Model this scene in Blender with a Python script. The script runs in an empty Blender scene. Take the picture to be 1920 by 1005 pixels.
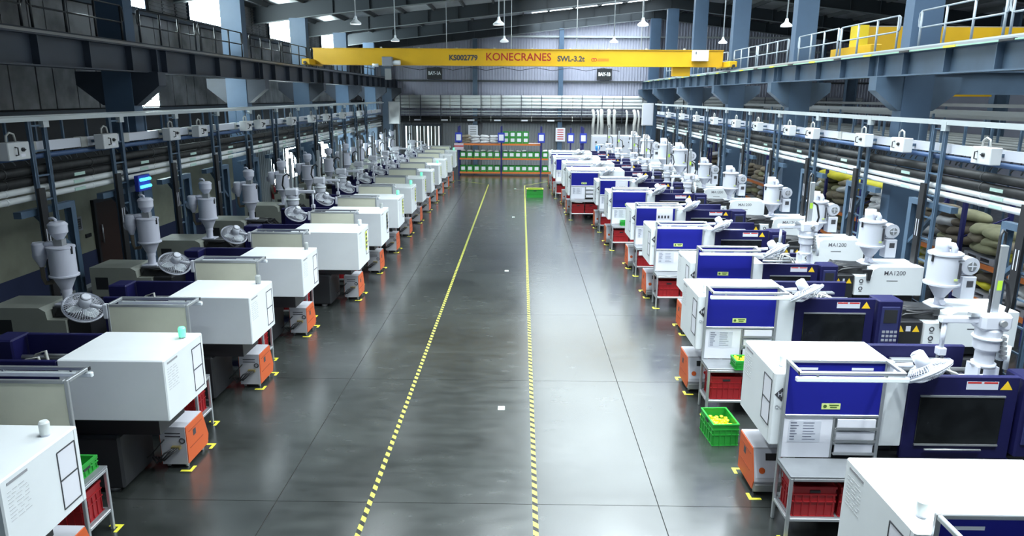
import bpy, math, random
from mathutils import Vector, Matrix
random.seed(7)
PI = math.pi
S = bpy.context.scene
COL = S.collection

# ------------------------------------------------------------------ camera
FPX = 1340.0
cam = bpy.data.cameras.new('camera'); camo = bpy.data.objects.new('camera', cam); COL.objects.link(camo)
cam.sensor_fit = 'HORIZONTAL'; cam.sensor_width = 36.0; cam.lens = FPX/1920.0*36.0
cam.clip_end = 300
CAM_RIGHT = Vector((0.9999, 0.0131, 0.0066)); CAM_DOWN = Vector((0.0095, -0.2340, -0.9722)); CAM_FWD = Vector((-0.0111, 0.9722, -0.2341))
mw = Matrix((CAM_RIGHT, -CAM_DOWN, -CAM_FWD)).transposed().to_4x4()
mw.translation = (0, 0, 5.0)
camo.matrix_world = mw
S.camera = camo

# ------------------------------------------------------------------ world, exposure
W = bpy.data.worlds.new('sky'); S.world = W; W.use_nodes = True
bg = W.node_tree.nodes['Background']; bg.inputs[0].default_value = (0.66, 0.86, 1.0, 1); bg.inputs[1].default_value = 0.3
S.view_settings.view_transform = 'Standard'
try: S.view_settings.look = 'None'
except Exception: pass
S.view_settings.gamma = 1.0; S.view_settings.use_curve_mapping = False
S.view_settings.exposure = 0.0
SKY_E = 6.0      # strength of the translucent roof sheets
WIN_E = 42.0      # strength of the daylight windows

# daylight falling through the roof lights (one per bay, just under the translucent sheets)
for j in range(-1, 6):
    la = bpy.data.lights.new('roof_daylight', 'AREA'); la.shape = 'RECTANGLE'; la.size = 7.6; la.size_y = 5.0
    la.energy = 620; la.color = (.84, .95, 1.0); la.spread = math.radians(105)
    lo = bpy.data.objects.new('roof_daylight', la); COL.objects.link(lo); lo.location = (4.6, 10.2+7.2*j+3.6, 10.05)
# ------------------------------------------------------------------ materials
MATS = {}
def mat(name, col, rough=0.5, metal=0.0, emit=0.0, noise=0.0, nscale=3.0, spec=0.5, bump=0.0, dark=None):
    if name in MATS: return MATS[name]
    m = bpy.data.materials.new(name); m.use_nodes = True; nt = m.node_tree
    b = nt.nodes['Principled BSDF']
    b.inputs['Base Color'].default_value = (*col, 1); b.inputs['Roughness'].default_value = rough
    b.inputs['Metallic'].default_value = metal; b.inputs['Specular IOR Level'].default_value = spec
    if emit:
        b.inputs['Emission Color'].default_value = (*col, 1); b.inputs['Emission Strength'].default_value = emit
    if noise or bump:
        tc = nt.nodes.new('ShaderNodeTexCoord'); nz = nt.nodes.new('ShaderNodeTexNoise')
        nz.inputs['Scale'].default_value = nscale; nz.inputs['Detail'].default_value = 5
        nt.links.new(tc.outputs['Object'], nz.inputs['Vector'])
        if noise:
            mx = nt.nodes.new('ShaderNodeMix'); mx.data_type = 'RGBA'
            d = dark or tuple(c*(1-noise) for c in col)
            mx.inputs[6].default_value = (*d, 1); mx.inputs[7].default_value = (*col, 1)
            mr = nt.nodes.new('ShaderNodeMapRange'); mr.inputs[1].default_value = .35; mr.inputs[2].default_value = .62
            nt.links.new(nz.outputs['Fac'], mr.inputs[0]); nt.links.new(mr.outputs[0], mx.inputs[0])
            nt.links.new(mx.outputs[2], b.inputs['Base Color'])
        if bump:
            bp = nt.nodes.new('ShaderNodeBump'); bp.inputs['Strength'].default_value = bump; bp.inputs['Distance'].default_value = .02
            nt.links.new(nz.outputs['Fac'], bp.inputs['Height']); nt.links.new(bp.outputs[0], b.inputs['Normal'])
    MATS[name] = m
    return m

white = mat('white_paint', (.78, .81, .83), .35, noise=.05, nscale=1.5)
offwhite = mat('offwhite_plastic', (.60, .615, .68), .4)
lilac = mat('hopper_enamel', (.58, .59, .68), .4)
navy = mat('navy_paint', (.009, .009, .064), .45, noise=.2, nscale=2, spec=.3)
navy2 = mat('navy_frame', (.02, .024, .10), .45)
blueboard = mat('blue_board', (.011, .014, .23), .65, spec=.15)
brightblue = mat('sign_blue', (.02, .04, .38), .5)
cream = mat('cream_board', (.76, .76, .62), .55, noise=.08, nscale=2.5)
alu = mat('aluminium', (.47, .49, .51), .35, metal=.65)
alud = mat('aluminium_dark', (.33, .34, .35), .4, metal=.5)
steel = mat('steel', (.55, .56, .57), .3, metal=.8)
benchtop = mat('bench_top', (.22, .23, .245), .35, metal=.3, noise=.15)
black = mat('black_rubber', (.012, .012, .014), .5)
blackp = mat('black_paint', (.02, .021, .024), .4)
darkglass = mat('dark_window', (.015, .017, .019), .12, noise=.5, nscale=3)
orange = mat('orange_panel', (.58, .095, .016), .45)
cartgrey = mat('cart_grey', (.46, .46, .50), .45)
red = mat('red_plastic', (.29, .008, .012), .45)
green = mat('green_plastic', (.022, .27, .035), .4)
brightgreen = mat('bright_green_plastic', (.02, .30, .035), .4)
yellowparts = mat('yellow_plastic', (.85, .78, .02), .4)
crane = mat('crane_yellow', (.68, .39, .008), .42, noise=.12, nscale=.8)
tapey = mat('tape_yellow', (.72, .66, .05), .5)
paper = mat('paper', (.74, .74, .80), .6)
ink = mat('ink', (.05, .05, .06), .6)
redink = mat('red_ink', (.5, .02, .02), .6)
darkred = mat('crane_red', (.33, .008, .012), .5)
stickery = mat('sticker_yellow', (.85, .55, .02), .5)
stickerg = mat('sticker_lime', (.62, .72, .25), .5)
colblue = mat('column_blue', (.07, .12, .195), .45, noise=.12, nscale=1.2)
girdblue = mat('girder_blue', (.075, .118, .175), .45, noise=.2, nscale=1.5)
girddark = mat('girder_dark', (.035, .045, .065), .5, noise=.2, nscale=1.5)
lattice = mat('lattice_blue', (.075, .125, .19), .42, noise=.15, nscale=4)
rafterm = mat('rafter_grey', (.022, .030, .038), .55)
purlinm = mat('purlin_grey', (.05, .055, .06), .6)
roofm = mat('roof_foil', (.42, .44, .46), .45, metal=.2, noise=.4, nscale=.7)
pipew = mat('pipe_white', (.78, .80, .80), .4)
pipeb = mat('pipe_lagging', (.022, .023, .024), .6, noise=.4, nscale=8)
galv = mat('galvanised', (.50, .54, .55), .4, metal=.3)
boxgrey = mat('switch_box_grey', (.60, .61, .62), .45)
wallsheet = mat('wall_sheet', (.36, .37, .46), .5, noise=.08, nscale=.6)
wallgrey = mat('wall_sheet_grey', (.30, .32, .32), .55, noise=.15, nscale=.5)
creamwall = mat('cream_wall', (.34, .35, .27), .7, noise=.25, nscale=1.2)
dado = mat('dado_blue', (.022, .032, .085), .6)
skirt = mat('skirting_grey', (.25, .27, .28), .6)
panelm = mat('dusty_panel', (.26, .25, .25), .5, noise=.65, nscale=1.1)
wallback = mat('wall_backing', (.02, .02, .022), .7)
browndoor = mat('brown_door', (.035, .016, .012), .5)
daylight = mat('daylight_window', (.80, .97, 1.0), .4, emit=WIN_E)
skyl = mat('translucent_sheet', (.84, .95, 1.0), .4, emit=SKY_E)
doorlight = mat('doorway_light', (.80, .95, 1.0), .4, emit=3.0)
beaconoff = mat('beacon_clear', (.72, .75, .74), .3)
beacong = mat('beacon_green', (.01, .85, .36), .3, emit=3.0)
lampw = mat('lamp_white', (.82, .86, .88), .4)
tubew = mat('tube_white', (.85, .90, .92), .3)
cyan = mat('insect_tube', (.08, .72, 1.0), .3, emit=2.2)
rackblue = mat('rack_blue', (.018, .02, .13), .5)
rackorange = mat('rack_orange', (.62, .17, .035), .5)
palletg = mat('pallet_grey', (.30, .31, .35), .55)
sackm = [mat('sack_white', (.60, .60, .62), .7, noise=.2, nscale=4, bump=.4), mat('sack_tan', (.30, .25, .18), .8, noise=.35, nscale=4, bump=.4),
         mat('sack_olive', (.33, .32, .19), .75, noise=.3, nscale=4, bump=.4), mat('sack_brown', (.15, .12, .09), .8, noise=.35, nscale=4, bump=.4),
         mat('sack_yellow', (.70, .62, .03), .6, noise=.2, nscale=4, bump=.4)]
hosegrey = mat('hose_grey', (.42, .42, .40), .6)
cardboard = mat('cardboard', (.30, .21, .12), .7)
bluep = mat('blue_plastic', (.03, .22, .55), .4)

def floor_mat():
    m = bpy.data.materials.new('polished_concrete'); m.use_nodes = True; nt = m.node_tree; N = nt.nodes; Lk = nt.links
    b = N['Principled BSDF']
    geo = N.new('ShaderNodeNewGeometry')
    def noise(sc, det, stretch=(1, 1, 1), dist=0.0):
        mp = N.new('ShaderNodeMapping'); mp.inputs['Scale'].default_value = stretch
        Lk.new(geo.outputs['Position'], mp.inputs['Vector'])
        n = N.new('ShaderNodeTexNoise'); n.inputs['Scale'].default_value = sc; n.inputs['Detail'].default_value = det; n.inputs['Distortion'].default_value = dist
        Lk.new(mp.outputs[0], n.inputs['Vector']); return n.outputs['Fac']
    def ramp(src, a, b_, lo, hi):
        r = N.new('ShaderNodeMapRange'); r.inputs[1].default_value = a; r.inputs[2].default_value = b_; r.inputs[3].default_value = lo; r.inputs[4].default_value = hi
        Lk.new(src, r.inputs[0]); return r.outputs[0]
    def mth(op, a, c):
        n = N.new('ShaderNodeMath'); n.operation = op
        for i, v in enumerate((a, c)):
            if isinstance(v, (int, float)): n.inputs[i].default_value = v
            else: Lk.new(v, n.inputs[i])
        return n.outputs[0]
    big = noise(.35, 6, (1, .7, 1), .5); fine = noise(4, 6, (.6, 1.4, 1)); scuff = noise(.9, 12, (.5, 1.5, 1), .6)
    v = mth('ADD', ramp(big, .35, .68, .55, 1.12), ramp(fine, .3, .7, -.12, .12))
    v = mth('ADD', v, ramp(scuff, .5, 1.0, 0, .9))
    mx = N.new('ShaderNodeMix'); mx.data_type = 'RGBA'; mx.blend_type = 'MULTIPLY'; mx.inputs[0].default_value = 1
    cc = N.new('ShaderNodeCombineColor')
    for i in range(3): Lk.new(v, cc.inputs[i])
    mx.inputs[6].default_value = (.029, .033, .031, 1); Lk.new(cc.outputs[0], mx.inputs[7]); Lk.new(mx.outputs[2], b.inputs['Base Color'])
    rg = mth('ADD', ramp(fine, .3, .7, .17, .25), ramp(big, .3, .75, 0, .06))
    Lk.new(rg, b.inputs['Roughness'])
    b.inputs['Specular IOR Level'].default_value = 1.0; b.inputs['Coat Weight'].default_value = .6; b.inputs['Coat Roughness'].default_value = .22; b.inputs['Coat IOR'].default_value = 1.6
    bp = N.new('ShaderNodeBump'); bp.inputs['Strength'].default_value = .012; bp.inputs['Distance'].default_value = .01
    Lk.new(noise(2.2, 3), bp.inputs['Height']); Lk.new(bp.outputs[0], b.inputs['Normal'])
    return m

def hazard_mat():
    m = bpy.data.materials.new('hazard_tape'); m.use_nodes = True; nt = m.node_tree; N = nt.nodes; Lk = nt.links
    b = N['Principled BSDF']; geo = N.new('ShaderNodeNewGeometry'); sep = N.new('ShaderNodeSeparateXYZ'); Lk.new(geo.outputs['Position'], sep.inputs[0])
    def mth(op, a, c):
        n = N.new('ShaderNodeMath'); n.operation = op
        for i, v in enumerate((a, c)):
            if isinstance(v, (int, float)): n.inputs[i].default_value = v
            else: Lk.new(v, n.inputs[i])
        return n.outputs[0]
    t = mth('ADD', mth('MULTIPLY', sep.outputs[0], 5.0), mth('MULTIPLY', sep.outputs[1], 5.6))
    fr = mth('FRACT', t, 0); s = mth('GREATER_THAN', fr, .46)
    mx = N.new('ShaderNodeMix'); mx.data_type = 'RGBA'; mx.inputs[6].default_value = (.012, .012, .012, 1); mx.inputs[7].default_value = (.50, .51, .07, 1)
    Lk.new(s, mx.inputs[0]); Lk.new(mx.outputs[2], b.inputs['Base Color']); b.inputs['Roughness'].default_value = .5
    return m

# ------------------------------------------------------------------ mesh builder
class MB:
    def __init__(s): s.v = []; s.f = []; s.sm = []
    def add(s, vs, fs, smooth=False):
        o = len(s.v); s.v += [tuple(p) for p in vs]
        s.f += [tuple(i+o for i in f) for f in fs]
        s.sm += (list(smooth) if isinstance(smooth, (list, tuple)) else [smooth]*len(fs)); return s
    def box(s, x0, x1, y0, y1, z0, z1):
        if x0 > x1: x0, x1 = x1, x0
        if y0 > y1: y0, y1 = y1, y0
        if z0 > z1: z0, z1 = z1, z0
        return s.add([(x0,y0,z0),(x1,y0,z0),(x1,y1,z0),(x0,y1,z0),(x0,y0,z1),(x1,y0,z1),(x1,y1,z1),(x0,y1,z1)],
                     [(0,3,2,1),(4,5,6,7),(0,1,5,4),(1,2,6,5),(2,3,7,6),(3,0,4,7)])
    def cbox(s, x0, x1, y0, y1, z0, z1, c=.015):
        if x0 > x1: x0, x1 = x1, x0
        if y0 > y1: y0, y1 = y1, y0
        vs = []; idx = {}
        for i, x in enumerate((x0, x1)):
            for j, y in enumerate((y0, y1)):
                for k, z in enumerate((z0, z1)):
                    dx, dy, dz = (c if i == 0 else -c), (c if j == 0 else -c), (c if k == 0 else -c)
                    for ax, p in enumerate(((x, y+dy, z+dz), (x+dx, y, z+dz), (x+dx, y+dy, z))):
                        idx[i, j, k, ax] = len(vs); vs.append(p)
        F = []
        for i in (0, 1):
            q = [idx[i, j, k, 0] for j, k in ((0,0),(1,0),(1,1),(0,1))]; F.append(q if i else q[::-1])
            q = [idx[j, i, k, 1] for j, k in ((0,0),(1,0),(1,1),(0,1))]; F.append(q[::-1] if i else q)
            q = [idx[j, k, i, 2] for j, k in ((0,0),(1,0),(1,1),(0,1))]; F.append(q if i else q[::-1])
        for a in (0, 1):
            for b in (0, 1):
                q = [idx[a, b, 0, 0], idx[a, b, 0, 1], idx[a, b, 1, 1], idx[a, b, 1, 0]]; F.append(q if (a == b) else q[::-1])
                q = [idx[a, 0, b, 0], idx[a, 1, b, 0], idx[a, 1, b, 2], idx[a, 0, b, 2]]; F.append(q if (a == b) else q[::-1])
                q = [idx[0, a, b, 1], idx[0, a, b, 2], idx[1, a, b, 2], idx[1, a, b, 1]]; F.append(q if (a == b) else q[::-1])
        for i in (0, 1):
            for j in (0, 1):
                for k in (0, 1):
                    q = [idx[i, j, k, 0], idx[i, j, k, 1], idx[i, j, k, 2]]; F.append(q if (i+j+k) % 2 else q[::-1])
        return s.add(vs, F)
    def cyl(s, p0, p1, r, r2=None, n=12, caps=True):
        p0 = Vector(p0); p1 = Vector(p1); r2 = r if r2 is None else r2
        d = (p1-p0).normalized(); u = d.orthogonal().normalized(); w = d.cross(u)
        vs = []
        for p, rr in ((p0, r), (p1, r2)):
            for i in range(n):
                a = 2*PI*i/n; vs.append(p+u*(rr*math.cos(a))+w*(rr*math.sin(a)))
        F = [(i, (i+1) % n, n+(i+1) % n, n+i) for i in range(n)]; sm = [True]*n
        if caps: F += [tuple(range(n))[::-1], tuple(range(n, 2*n))]; sm += [False, False]
        return s.add(vs, F, sm)
    def bar(s, p0, p1, a, b=None):
        b = a if b is None else b
        p0 = Vector(p0); p1 = Vector(p1); d = (p1-p0).normalized()
        up = Vector((0, 0, 1)) if abs(d.z) < .95 else Vector((0, 1, 0))
        u = d.cross(up).normalized(); w = u.cross(d)
        vs = [p+u*(sx*a/2)+w*(sy*b/2) for p in (p0, p1) for sx, sy in ((-1,-1),(1,-1),(1,1),(-1,1))]
        return s.add(vs, [(3,2,1,0),(4,5,6,7),(0,1,5,4),(1,2,6,5),(2,3,7,6),(3,0,4,7)])
    def tube(s, pts, r, n=6):
        P = [Vector(p) for p in pts]; vs = []; F = []
        u = None
        for i, p in enumerate(P):
            d = (P[min(i+1, len(P)-1)]-P[max(i-1, 0)]).normalized()
            if u is None: u = d.orthogonal().normalized()
            else:
                u = (u-d*u.dot(d))
                u = u.normalized() if u.length > 1e-6 else d.orthogonal().normalized()
            w = d.cross(u)
            for k in range(n):
                a = 2*PI*k/n; vs.append(p+u*(r*math.cos(a))+w*(r*math.sin(a)))
        for i in range(len(P)-1):
            for k in range(n): F.append((i*n+k, i*n+(k+1) % n, (i+1)*n+(k+1) % n, (i+1)*n+k))
        sm = [True]*len(F)
        F += [tuple(range(n))[::-1], tuple(range((len(P)-1)*n, len(P)*n))]; sm += [False]*2
        return s.add(vs, F, sm)
    def lathe(s, prof, c=(0, 0, 0), n=20, M=None, sharp=True):
        # prof: list of (r, z); each segment its own ring pair (crisp edges between segments)
        for (r0, z0), (r1, z1) in zip(prof[:-1], prof[1:]):
            vs = []
            for r, z in ((r0, z0), (r1, z1)):
                for i in range(n):
                    a = 2*PI*i/n; p = Vector((r*math.cos(a), r*math.sin(a), z))
                    if M: p = M @ p
                    vs.append(p+Vector(c))
            s.add(vs, [(i, (i+1) % n, n+(i+1) % n, n+i) for i in range(n)], True)
        return s
    def prism(s, poly, ax, lo, hi):
        # poly in the two other axes (in x,y,z order)
        def P(a, b, t): return {0: (t, a, b), 1: (a, t, b), 2: (a, b, t)}[ax]
        n = len(poly); vs = [P(a, b, lo) for a, b in poly]+[P(a, b, hi) for a, b in poly]
        F = [tuple(range(n))[::-1], tuple(range(n, 2*n))]+[(i, (i+1) % n, n+(i+1) % n, n+i) for i in range(n)]
        return s.add(vs, F)
    def torus(s, c, R, r, M=None, n=24, k=6):
        vs = []
        for i in range(n):
            a = 2*PI*i/n
            for j in range(k):
                b = 2*PI*j/k; p = Vector(((R+r*math.cos(b))*math.cos(a), (R+r*math.cos(b))*math.sin(a), r*math.sin(b)))
                if M: p = M @ p
                vs.append(p+Vector(c))
        return s.add(vs, [(i*k+j, ((i+1) % n)*k+j, ((i+1) % n)*k+(j+1) % k, i*k+(j+1) % k) for i in range(n) for j in range(k)], True)
    def sphere(s, c, r, n=12, m=8, sc=(1, 1, 1)):
        vs = []; F = []
        for i in range(m+1):
            t = PI*i/m
            for j in range(n):
                a = 2*PI*j/n; vs.append((c[0]+sc[0]*r*math.sin(t)*math.cos(a), c[1]+sc[1]*r*math.sin(t)*math.sin(a), c[2]+sc[2]*r*math.cos(t)))
        for i in range(m):
            for j in range(n): F.append((i*n+j, (i+1)*n+j, (i+1)*n+(j+1) % n, i*n+(j+1) % n))
        return s.add(vs, F, True)
    def mesh(s, name):
        me = bpy.data.meshes.new(name); me.from_pydata(s.v, [], s.f)
        me.polygons.foreach_set('use_smooth', s.sm)
        me.validate(); me.update()
        return me

def obj(name, mb, m, parent=None, label=None, loc=None, rotz=0):
    me = mb.mesh(name) if isinstance(mb, MB) else mb
    if m and not me.materials: me.materials.append(m)
    o = bpy.data.objects.new(name, me); COL.objects.link(o)
    if parent: o.parent = parent
    if label: o['label'] = label
    if loc: o.location = loc
    if rotz: o.rotation_euler[2] = rotz
    return o
def tag(o, label, cat, group=None):
    o['label'] = label; o['category'] = cat
    if group: o['group'] = group
    return o
def thing(name, label, cat, loc=(0, 0, 0), rotz=0, group=None):
    o = bpy.data.objects.new(name, None); COL.objects.link(o); o.empty_display_size = .2
    o.location = loc; o.rotation_euler = (0, 0, rotz)
    return tag(o, label, cat, group)
def struct(name, mb, m, label=None):
    o = obj(name, mb, m); o['kind'] = 'structure'
    if label: o['label'] = label
    return o
KIDS = {}
def kids(o):
    if o.name not in KIDS: KIDS[o.name] = list(o.children)
    return KIDS[o.name]
def dup(root, loc, rotz=0, label=None, group=None, skip=()):
    r = root.copy(); COL.objects.link(r); r.location = loc; r.rotation_euler = (0, 0, rotz)
    if label: r['label'] = label
    if group: r['group'] = group
    for ch in kids(root):
        if ch.name.split('.')[0] in skip: continue
        c = ch.copy(); COL.objects.link(c); c.parent = r
        for g in kids(ch):
            d = g.copy(); COL.objects.link(d); d.parent = c
    return r
class Pool:
    """first use moves the prototype itself, later uses copy it"""
    def __init__(s, root): s.root = root; s.used = False
    def put(s, loc, rotz=0, label=None, group=None):
        if not s.used:
            s.used = True; r = s.root; r.location = loc; r.rotation_euler = (0, 0, rotz)
            if label: r['label'] = label
            if group: r['group'] = group
            return r
        return dup(s.root, loc, rotz, label, group)
ORD = ['zeroth', 'first', 'second', 'third', 'fourth', 'fifth', 'sixth', 'seventh', 'eighth', 'ninth', 'tenth', 'eleventh', 'twelfth', 'thirteenth', 'fourteenth',
       'fifteenth', 'sixteenth', 'seventeenth', 'eighteenth', 'nineteenth', 'twentieth', 'twenty-first', 'twenty-second', 'twenty-third', 'twenty-fourth']
TEXTC = {}
def text_mesh(txt, size, bold=0.0, depth=.002, align='CENTER'):
    key = (txt, size, bold, align)
    if key in TEXTC: return TEXTC[key]
    cu = bpy.data.curves.new('lettering', 'FONT'); cu.body = txt; cu.size = size; cu.align_x = align; cu.align_y = 'CENTER'
    cu.extrude = depth; cu.offset = bold; cu.resolution_u = 3
    o = bpy.data.objects.new('lettering', cu); COL.objects.link(o)
    dg = bpy.context.evaluated_depsgraph_get()
    me = bpy.data.meshes.new_from_object(o.evaluated_get(dg)); me.materials.clear()
    bpy.data.objects.remove(o); bpy.data.curves.remove(cu)
    TEXTC[key] = me
    return me
def text(txt, size, m, loc, parent, face='-y', bold=0.0, name='lettering', sx=1.0, align='CENTER'):
    me = text_mesh(txt, size, bold, align=align).copy(); me.materials.append(m)
    o = bpy.data.objects.new(name, me); COL.objects.link(o); o.parent = parent; o.location = loc; o.scale = (sx, 1, 1)
    o.rotation_euler = {'-y': (PI/2, 0, 0), '+y': (PI/2, 0, PI), '+x': (PI/2, 0, PI/2), '-x': (PI/2, 0, -PI/2)}[face]
    return o
# ================================================================== STRUCTURE
YW = 52.5           # far wall
XL = -11.4          # left wall
XR = 27.0           # right outer wall
COLY = [10.2+7.2*i for i in range(6)]       # frame lines
XCL, XCR = -9.5, 9.2
def roofz(x): return 8.88+.112*(x+8.9) if x < XCR else 8.88+.112*(XCR+8.9)-.112*(x-XCR)

# floor: slab pieces with recessed joints
fl = struct('floor', MB().box(XL-.3, XR+.3, -3, YW+.3, -.3, -.012), mat('joint_dark', (.02, .02, .02), .8), 'polished dark concrete floor with saw-cut joints')
fmat = floor_mat()
xs = [XL-.3, -7.6, -3.05, 1.77, 6.4, 11.0, 15.6, 20.2, XR+.3]; ys = [-3, .02, 4.04, 8.06, 12.08, 16.1, 20.12, 24.14, 28.16, 32.18, 36.2, 40.22, 44.24, 48.26, YW+.3]
for i in range(len(xs)-1):
    for j in range(len(ys)-1):
        obj('floor_slab', MB().box(xs[i]+.006, xs[i+1]-.006, ys[j]+.004, ys[j+1]-.004, -.012, 0), fmat, fl)

# far wall: corrugated sheet
def corrug(x0, x1, z0, z1, y, pitch=.2, dep=.035):
    mb = MB(); n = int((x1-x0)/pitch); vs = []; 
    for i in range(n):
        x = x0+i*pitch
        for dx, dy in ((0, 0), (pitch*.55, 0), (pitch*.68, -dep), (pitch*.87, -dep)):
            vs.append((x+dx, dy))
    vs.append((x0+n*pitch, 0))
    m = len(vs); V = [(a, y+b, z0) for a, b in vs]+[(a, y+b, z1) for a, b in vs]
    V += [(vs[0][0], y+.06, z0), (vs[-1][0], y+.06, z0), (vs[0][0], y+.06, z1), (vs[-1][0], y+.06, z1)]
    F = [(i, i+1, m+i+1, m+i) for i in range(m-1)]+[(2*m+1, 2*m, 2*m+2, 2*m+3)]
    return mb.add(V, F)
wb = struct('wall_back', corrug(XL, XR, 3.25, 12.0, YW), wallsheet, 'pale lavender corrugated metal end wall')
obj('lower_sheet', corrug(XL, XR, 0, 3.25, YW), mat('wall_lower', (.22, .23, .25), .55, noise=.1, nscale=.6), wb)
for z in (6.02, 8.1, 9.05): obj('wall_girt', MB().box(XL, XR, YW-.16, YW-.04, z-.06, z+.06), purlinm if z < 7 else galv, wb)
for x in (-3.3, 2.75, 15.0, 21.0): obj('wall_post', MB().box(x-.16, x+.16, YW-.42, YW-.05, 0, roofz(x)-.6), colblue if x > 0 else girdblue, wb)
# dark band behind pipes low on the far wall + grey lower sheeting
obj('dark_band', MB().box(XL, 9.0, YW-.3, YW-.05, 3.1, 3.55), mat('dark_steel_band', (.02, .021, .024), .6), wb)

# left wall
wl = struct('wall_left', MB().box(XL-.3, XL-.03, 2, YW, 2.9, 9.0), wallback, 'tall dusty panelled side wall above the pipework')
y = 4.0
while y < YW-1:
    w = .92 if int(y*7) % 3 else .62
    for z0, z1 in ((4.62, 5.75), (6.0, 7.25)):
        if z0 < 5 and any(abs(y+.4-c-2.6) < .9 for c in COLY): pass
        obj('wall_panel', MB().box(XL-.03, XL+.01+.015*random.random(), y+.02, y+w-.02, z0, z1), panelm, wl)
    y += w
# upper band: windows and louvres
win_l = [(19.3, 22.6), (25.6, 29.6), (33.6, 37.0), (42.2, 45.6)]
n = 0
def window(y0, y1, z0, z1, mull=2):
    global n
    n += 1
    w = struct('window_%d' % n, MB().box(XL-.05, XL-.01, y0, y1, z0, z1), daylight, 'bright daylight window pane in the left wall')
    fr = MB(); t = .05
    fr.box(XL-.03, XL+.05, y0-t, y1+t, z0-t, z0).box(XL-.03, XL+.05, y0-t, y1+t, z1, z1+t).box(XL-.03, XL+.05, y0-t, y0, z0, z1).box(XL-.03, XL+.05, y1, y1+t, z0, z1)
    obj('window_frame', fr, girddark, w)
    for i in range(1, mull):
        yy = y0+(y1-y0)*i/mull; obj('mullion', MB().box(XL-.02, XL+.03, yy-.02, yy+.02, z0, z1), girddark, w)
for y0, y1 in win_l: window(y0, y1, 7.47, 8.5, 1)
yy = 4.0
while yy < YW-1:
    if not any(a-.9 < yy < b for a, b in win_l):
        obj('louvre_panel', MB().box(XL-.02, XL+.005, yy+.02, yy+.8, 7.47, 8.5), panelm, wl)
        mb = MB()
        for k in range(9): mb.bar((XL+.02, yy+.03, 7.53+k*.11), (XL+.02, yy+.79, 7.53+k*.11), .05, .02)
        obj('louvre_blade', mb, panelm, wl)['kind'] = 'stuff'
    yy += .86
obj('wall_girt', MB().box(XL, XL+.12, 4, YW, 7.27, 7.40), girddark, wl)
obj('wall_girt', MB().box(XL, XL+.12, 4, YW, 5.80, 5.93), girddark, wl)
obj('wall_girt', MB().box(XL, XL+.14, 4, YW, 4.45, 4.58), girddark, wl)
# lower left wall: cream with blue dado, then grey sheet with windows
wll = struct('wall_left_lower', MB().box(XL-.25, XL, 2, 30, .92, 2.9), creamwall, 'cream painted lower wall with a dark blue dado')
obj('dado', MB().box(XL-.24, XL+.012, 2, 30, 0, .92), dado, wll)
obj('skirting', MB().box(XL, XL+.03, 2, 30, 0, .1), skirt, wll)
def corrug_y(y0, y1, z0, z1, x, pitch=.22, dep=.035):
    mb = corrug(y0, y1, z0, z1, 0, pitch, dep)
    mb.v = [(x-b, a, c) for a, b, c in mb.v]; mb.f = [f[::-1] for f in mb.f]
    return mb
wls = struct('wall_left_sheet', corrug_y(30, YW, 0, 2.9, XL), wallgrey, 'grey corrugated lower wall with bright windows further down')
for y0, y1, z0, z1 in ((32.7, 33.6, .95, 2.35), (34.5, 37.2, 1.0, 2.45), (39.2, 43.4, 1.2, 2.4)):
    n += 1
    w = struct('window_%d' % n, MB().box(XL+.04, XL+.07, y0, y1, z0, z1), daylight, 'bright low daylight window behind the dryers')
    fr = MB(); t = .06
    fr.box(XL+.03, XL+.1, y0-t, y1+t, z0-t, z0).box(XL+.03, XL+.1, y0-t, y1+t, z1, z1+t).box(XL+.03, XL+.1, y0-t, y0, z0, z1).box(XL+.03, XL+.1, y1, y1+t, z0, z1)
    fr.box(XL+.03, XL+.1, (y0+y1)/2-.03, (y0+y1)/2+.03, z0, z1)
    obj('window_frame', fr, girddark, w)
n += 1
w = struct('window_%d' % n, MB().box(XL+.03, XL+.05, 21.5, 22.85, 4.62, 5.7), daylight, 'bright opening in the left wall below the runway girder')
for k in range(4): obj('window_bar', MB().box(XL+.05, XL+.08, 21.5, 22.85, 4.8+k*.22, 4.83+k*.22), girddark, w)
# brown door
d = struct('door_1', MB().box(XL+.01, XL+.06, 18.75, 19.9, 0, 2.15), browndoor, 'dark brown door in the cream wall')
obj('door_frame', MB().box(XL, XL+.09, 18.66, 18.75, 0, 2.24).box(XL, XL+.09, 19.9, 19.99, 0, 2.24).box(XL, XL+.09, 18.75, 19.9, 2.15, 2.24), blackp, d)
obj('door_handle', MB().cyl((XL+.1, 18.9, 1.05), (XL+.1, 18.9, 1.55), .02, n=8).cyl((XL+.05, 18.9, 1.1), (XL+.1, 18.9, 1.1), .012, n=6), steel, d)
# right outer wall
struct('wall_right', corrug_y(2, YW, 0, 9.2, XR+.1), wallsheet, 'far right corrugated outer wall of the next bay')

# roof: folded sheet, purlins, translucent sheets
ce = struct('ceiling', MB().add([(XL-.3, -4, roofz(XL-.3)+.12), (XCR, -4, roofz(XCR)+.12), (XCR, YW, roofz(XCR)+.12), (XL-.3, YW, roofz(XL-.3)+.12), (XR+.3, -4, roofz(XR+.3)+.12), (XR+.3, YW, roofz(XR+.3)+.12),
      (XL-.3, -4, roofz(XL-.3)+.2), (XCR, -4, roofz(XCR)+.2), (XCR, YW, roofz(XCR)+.2), (XL-.3, YW, roofz(XL-.3)+.2), (XR+.3, -4, roofz(XR+.3)+.2), (XR+.3, YW, roofz(XR+.3)+.2)],
      [(0, 3, 2, 1), (1, 2, 5, 4), (6, 7, 8, 9), (7, 10, 11, 8)]), roofm, 'silvery metal roof sheeting on dark rafters')
for i in range(24):
    x = XL+.6+i*1.55
    obj('purlin', MB().box(x-.04, x+.04, -3, YW, roofz(x)-.1, roofz(x)+.11), purlinm, ce)
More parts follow.
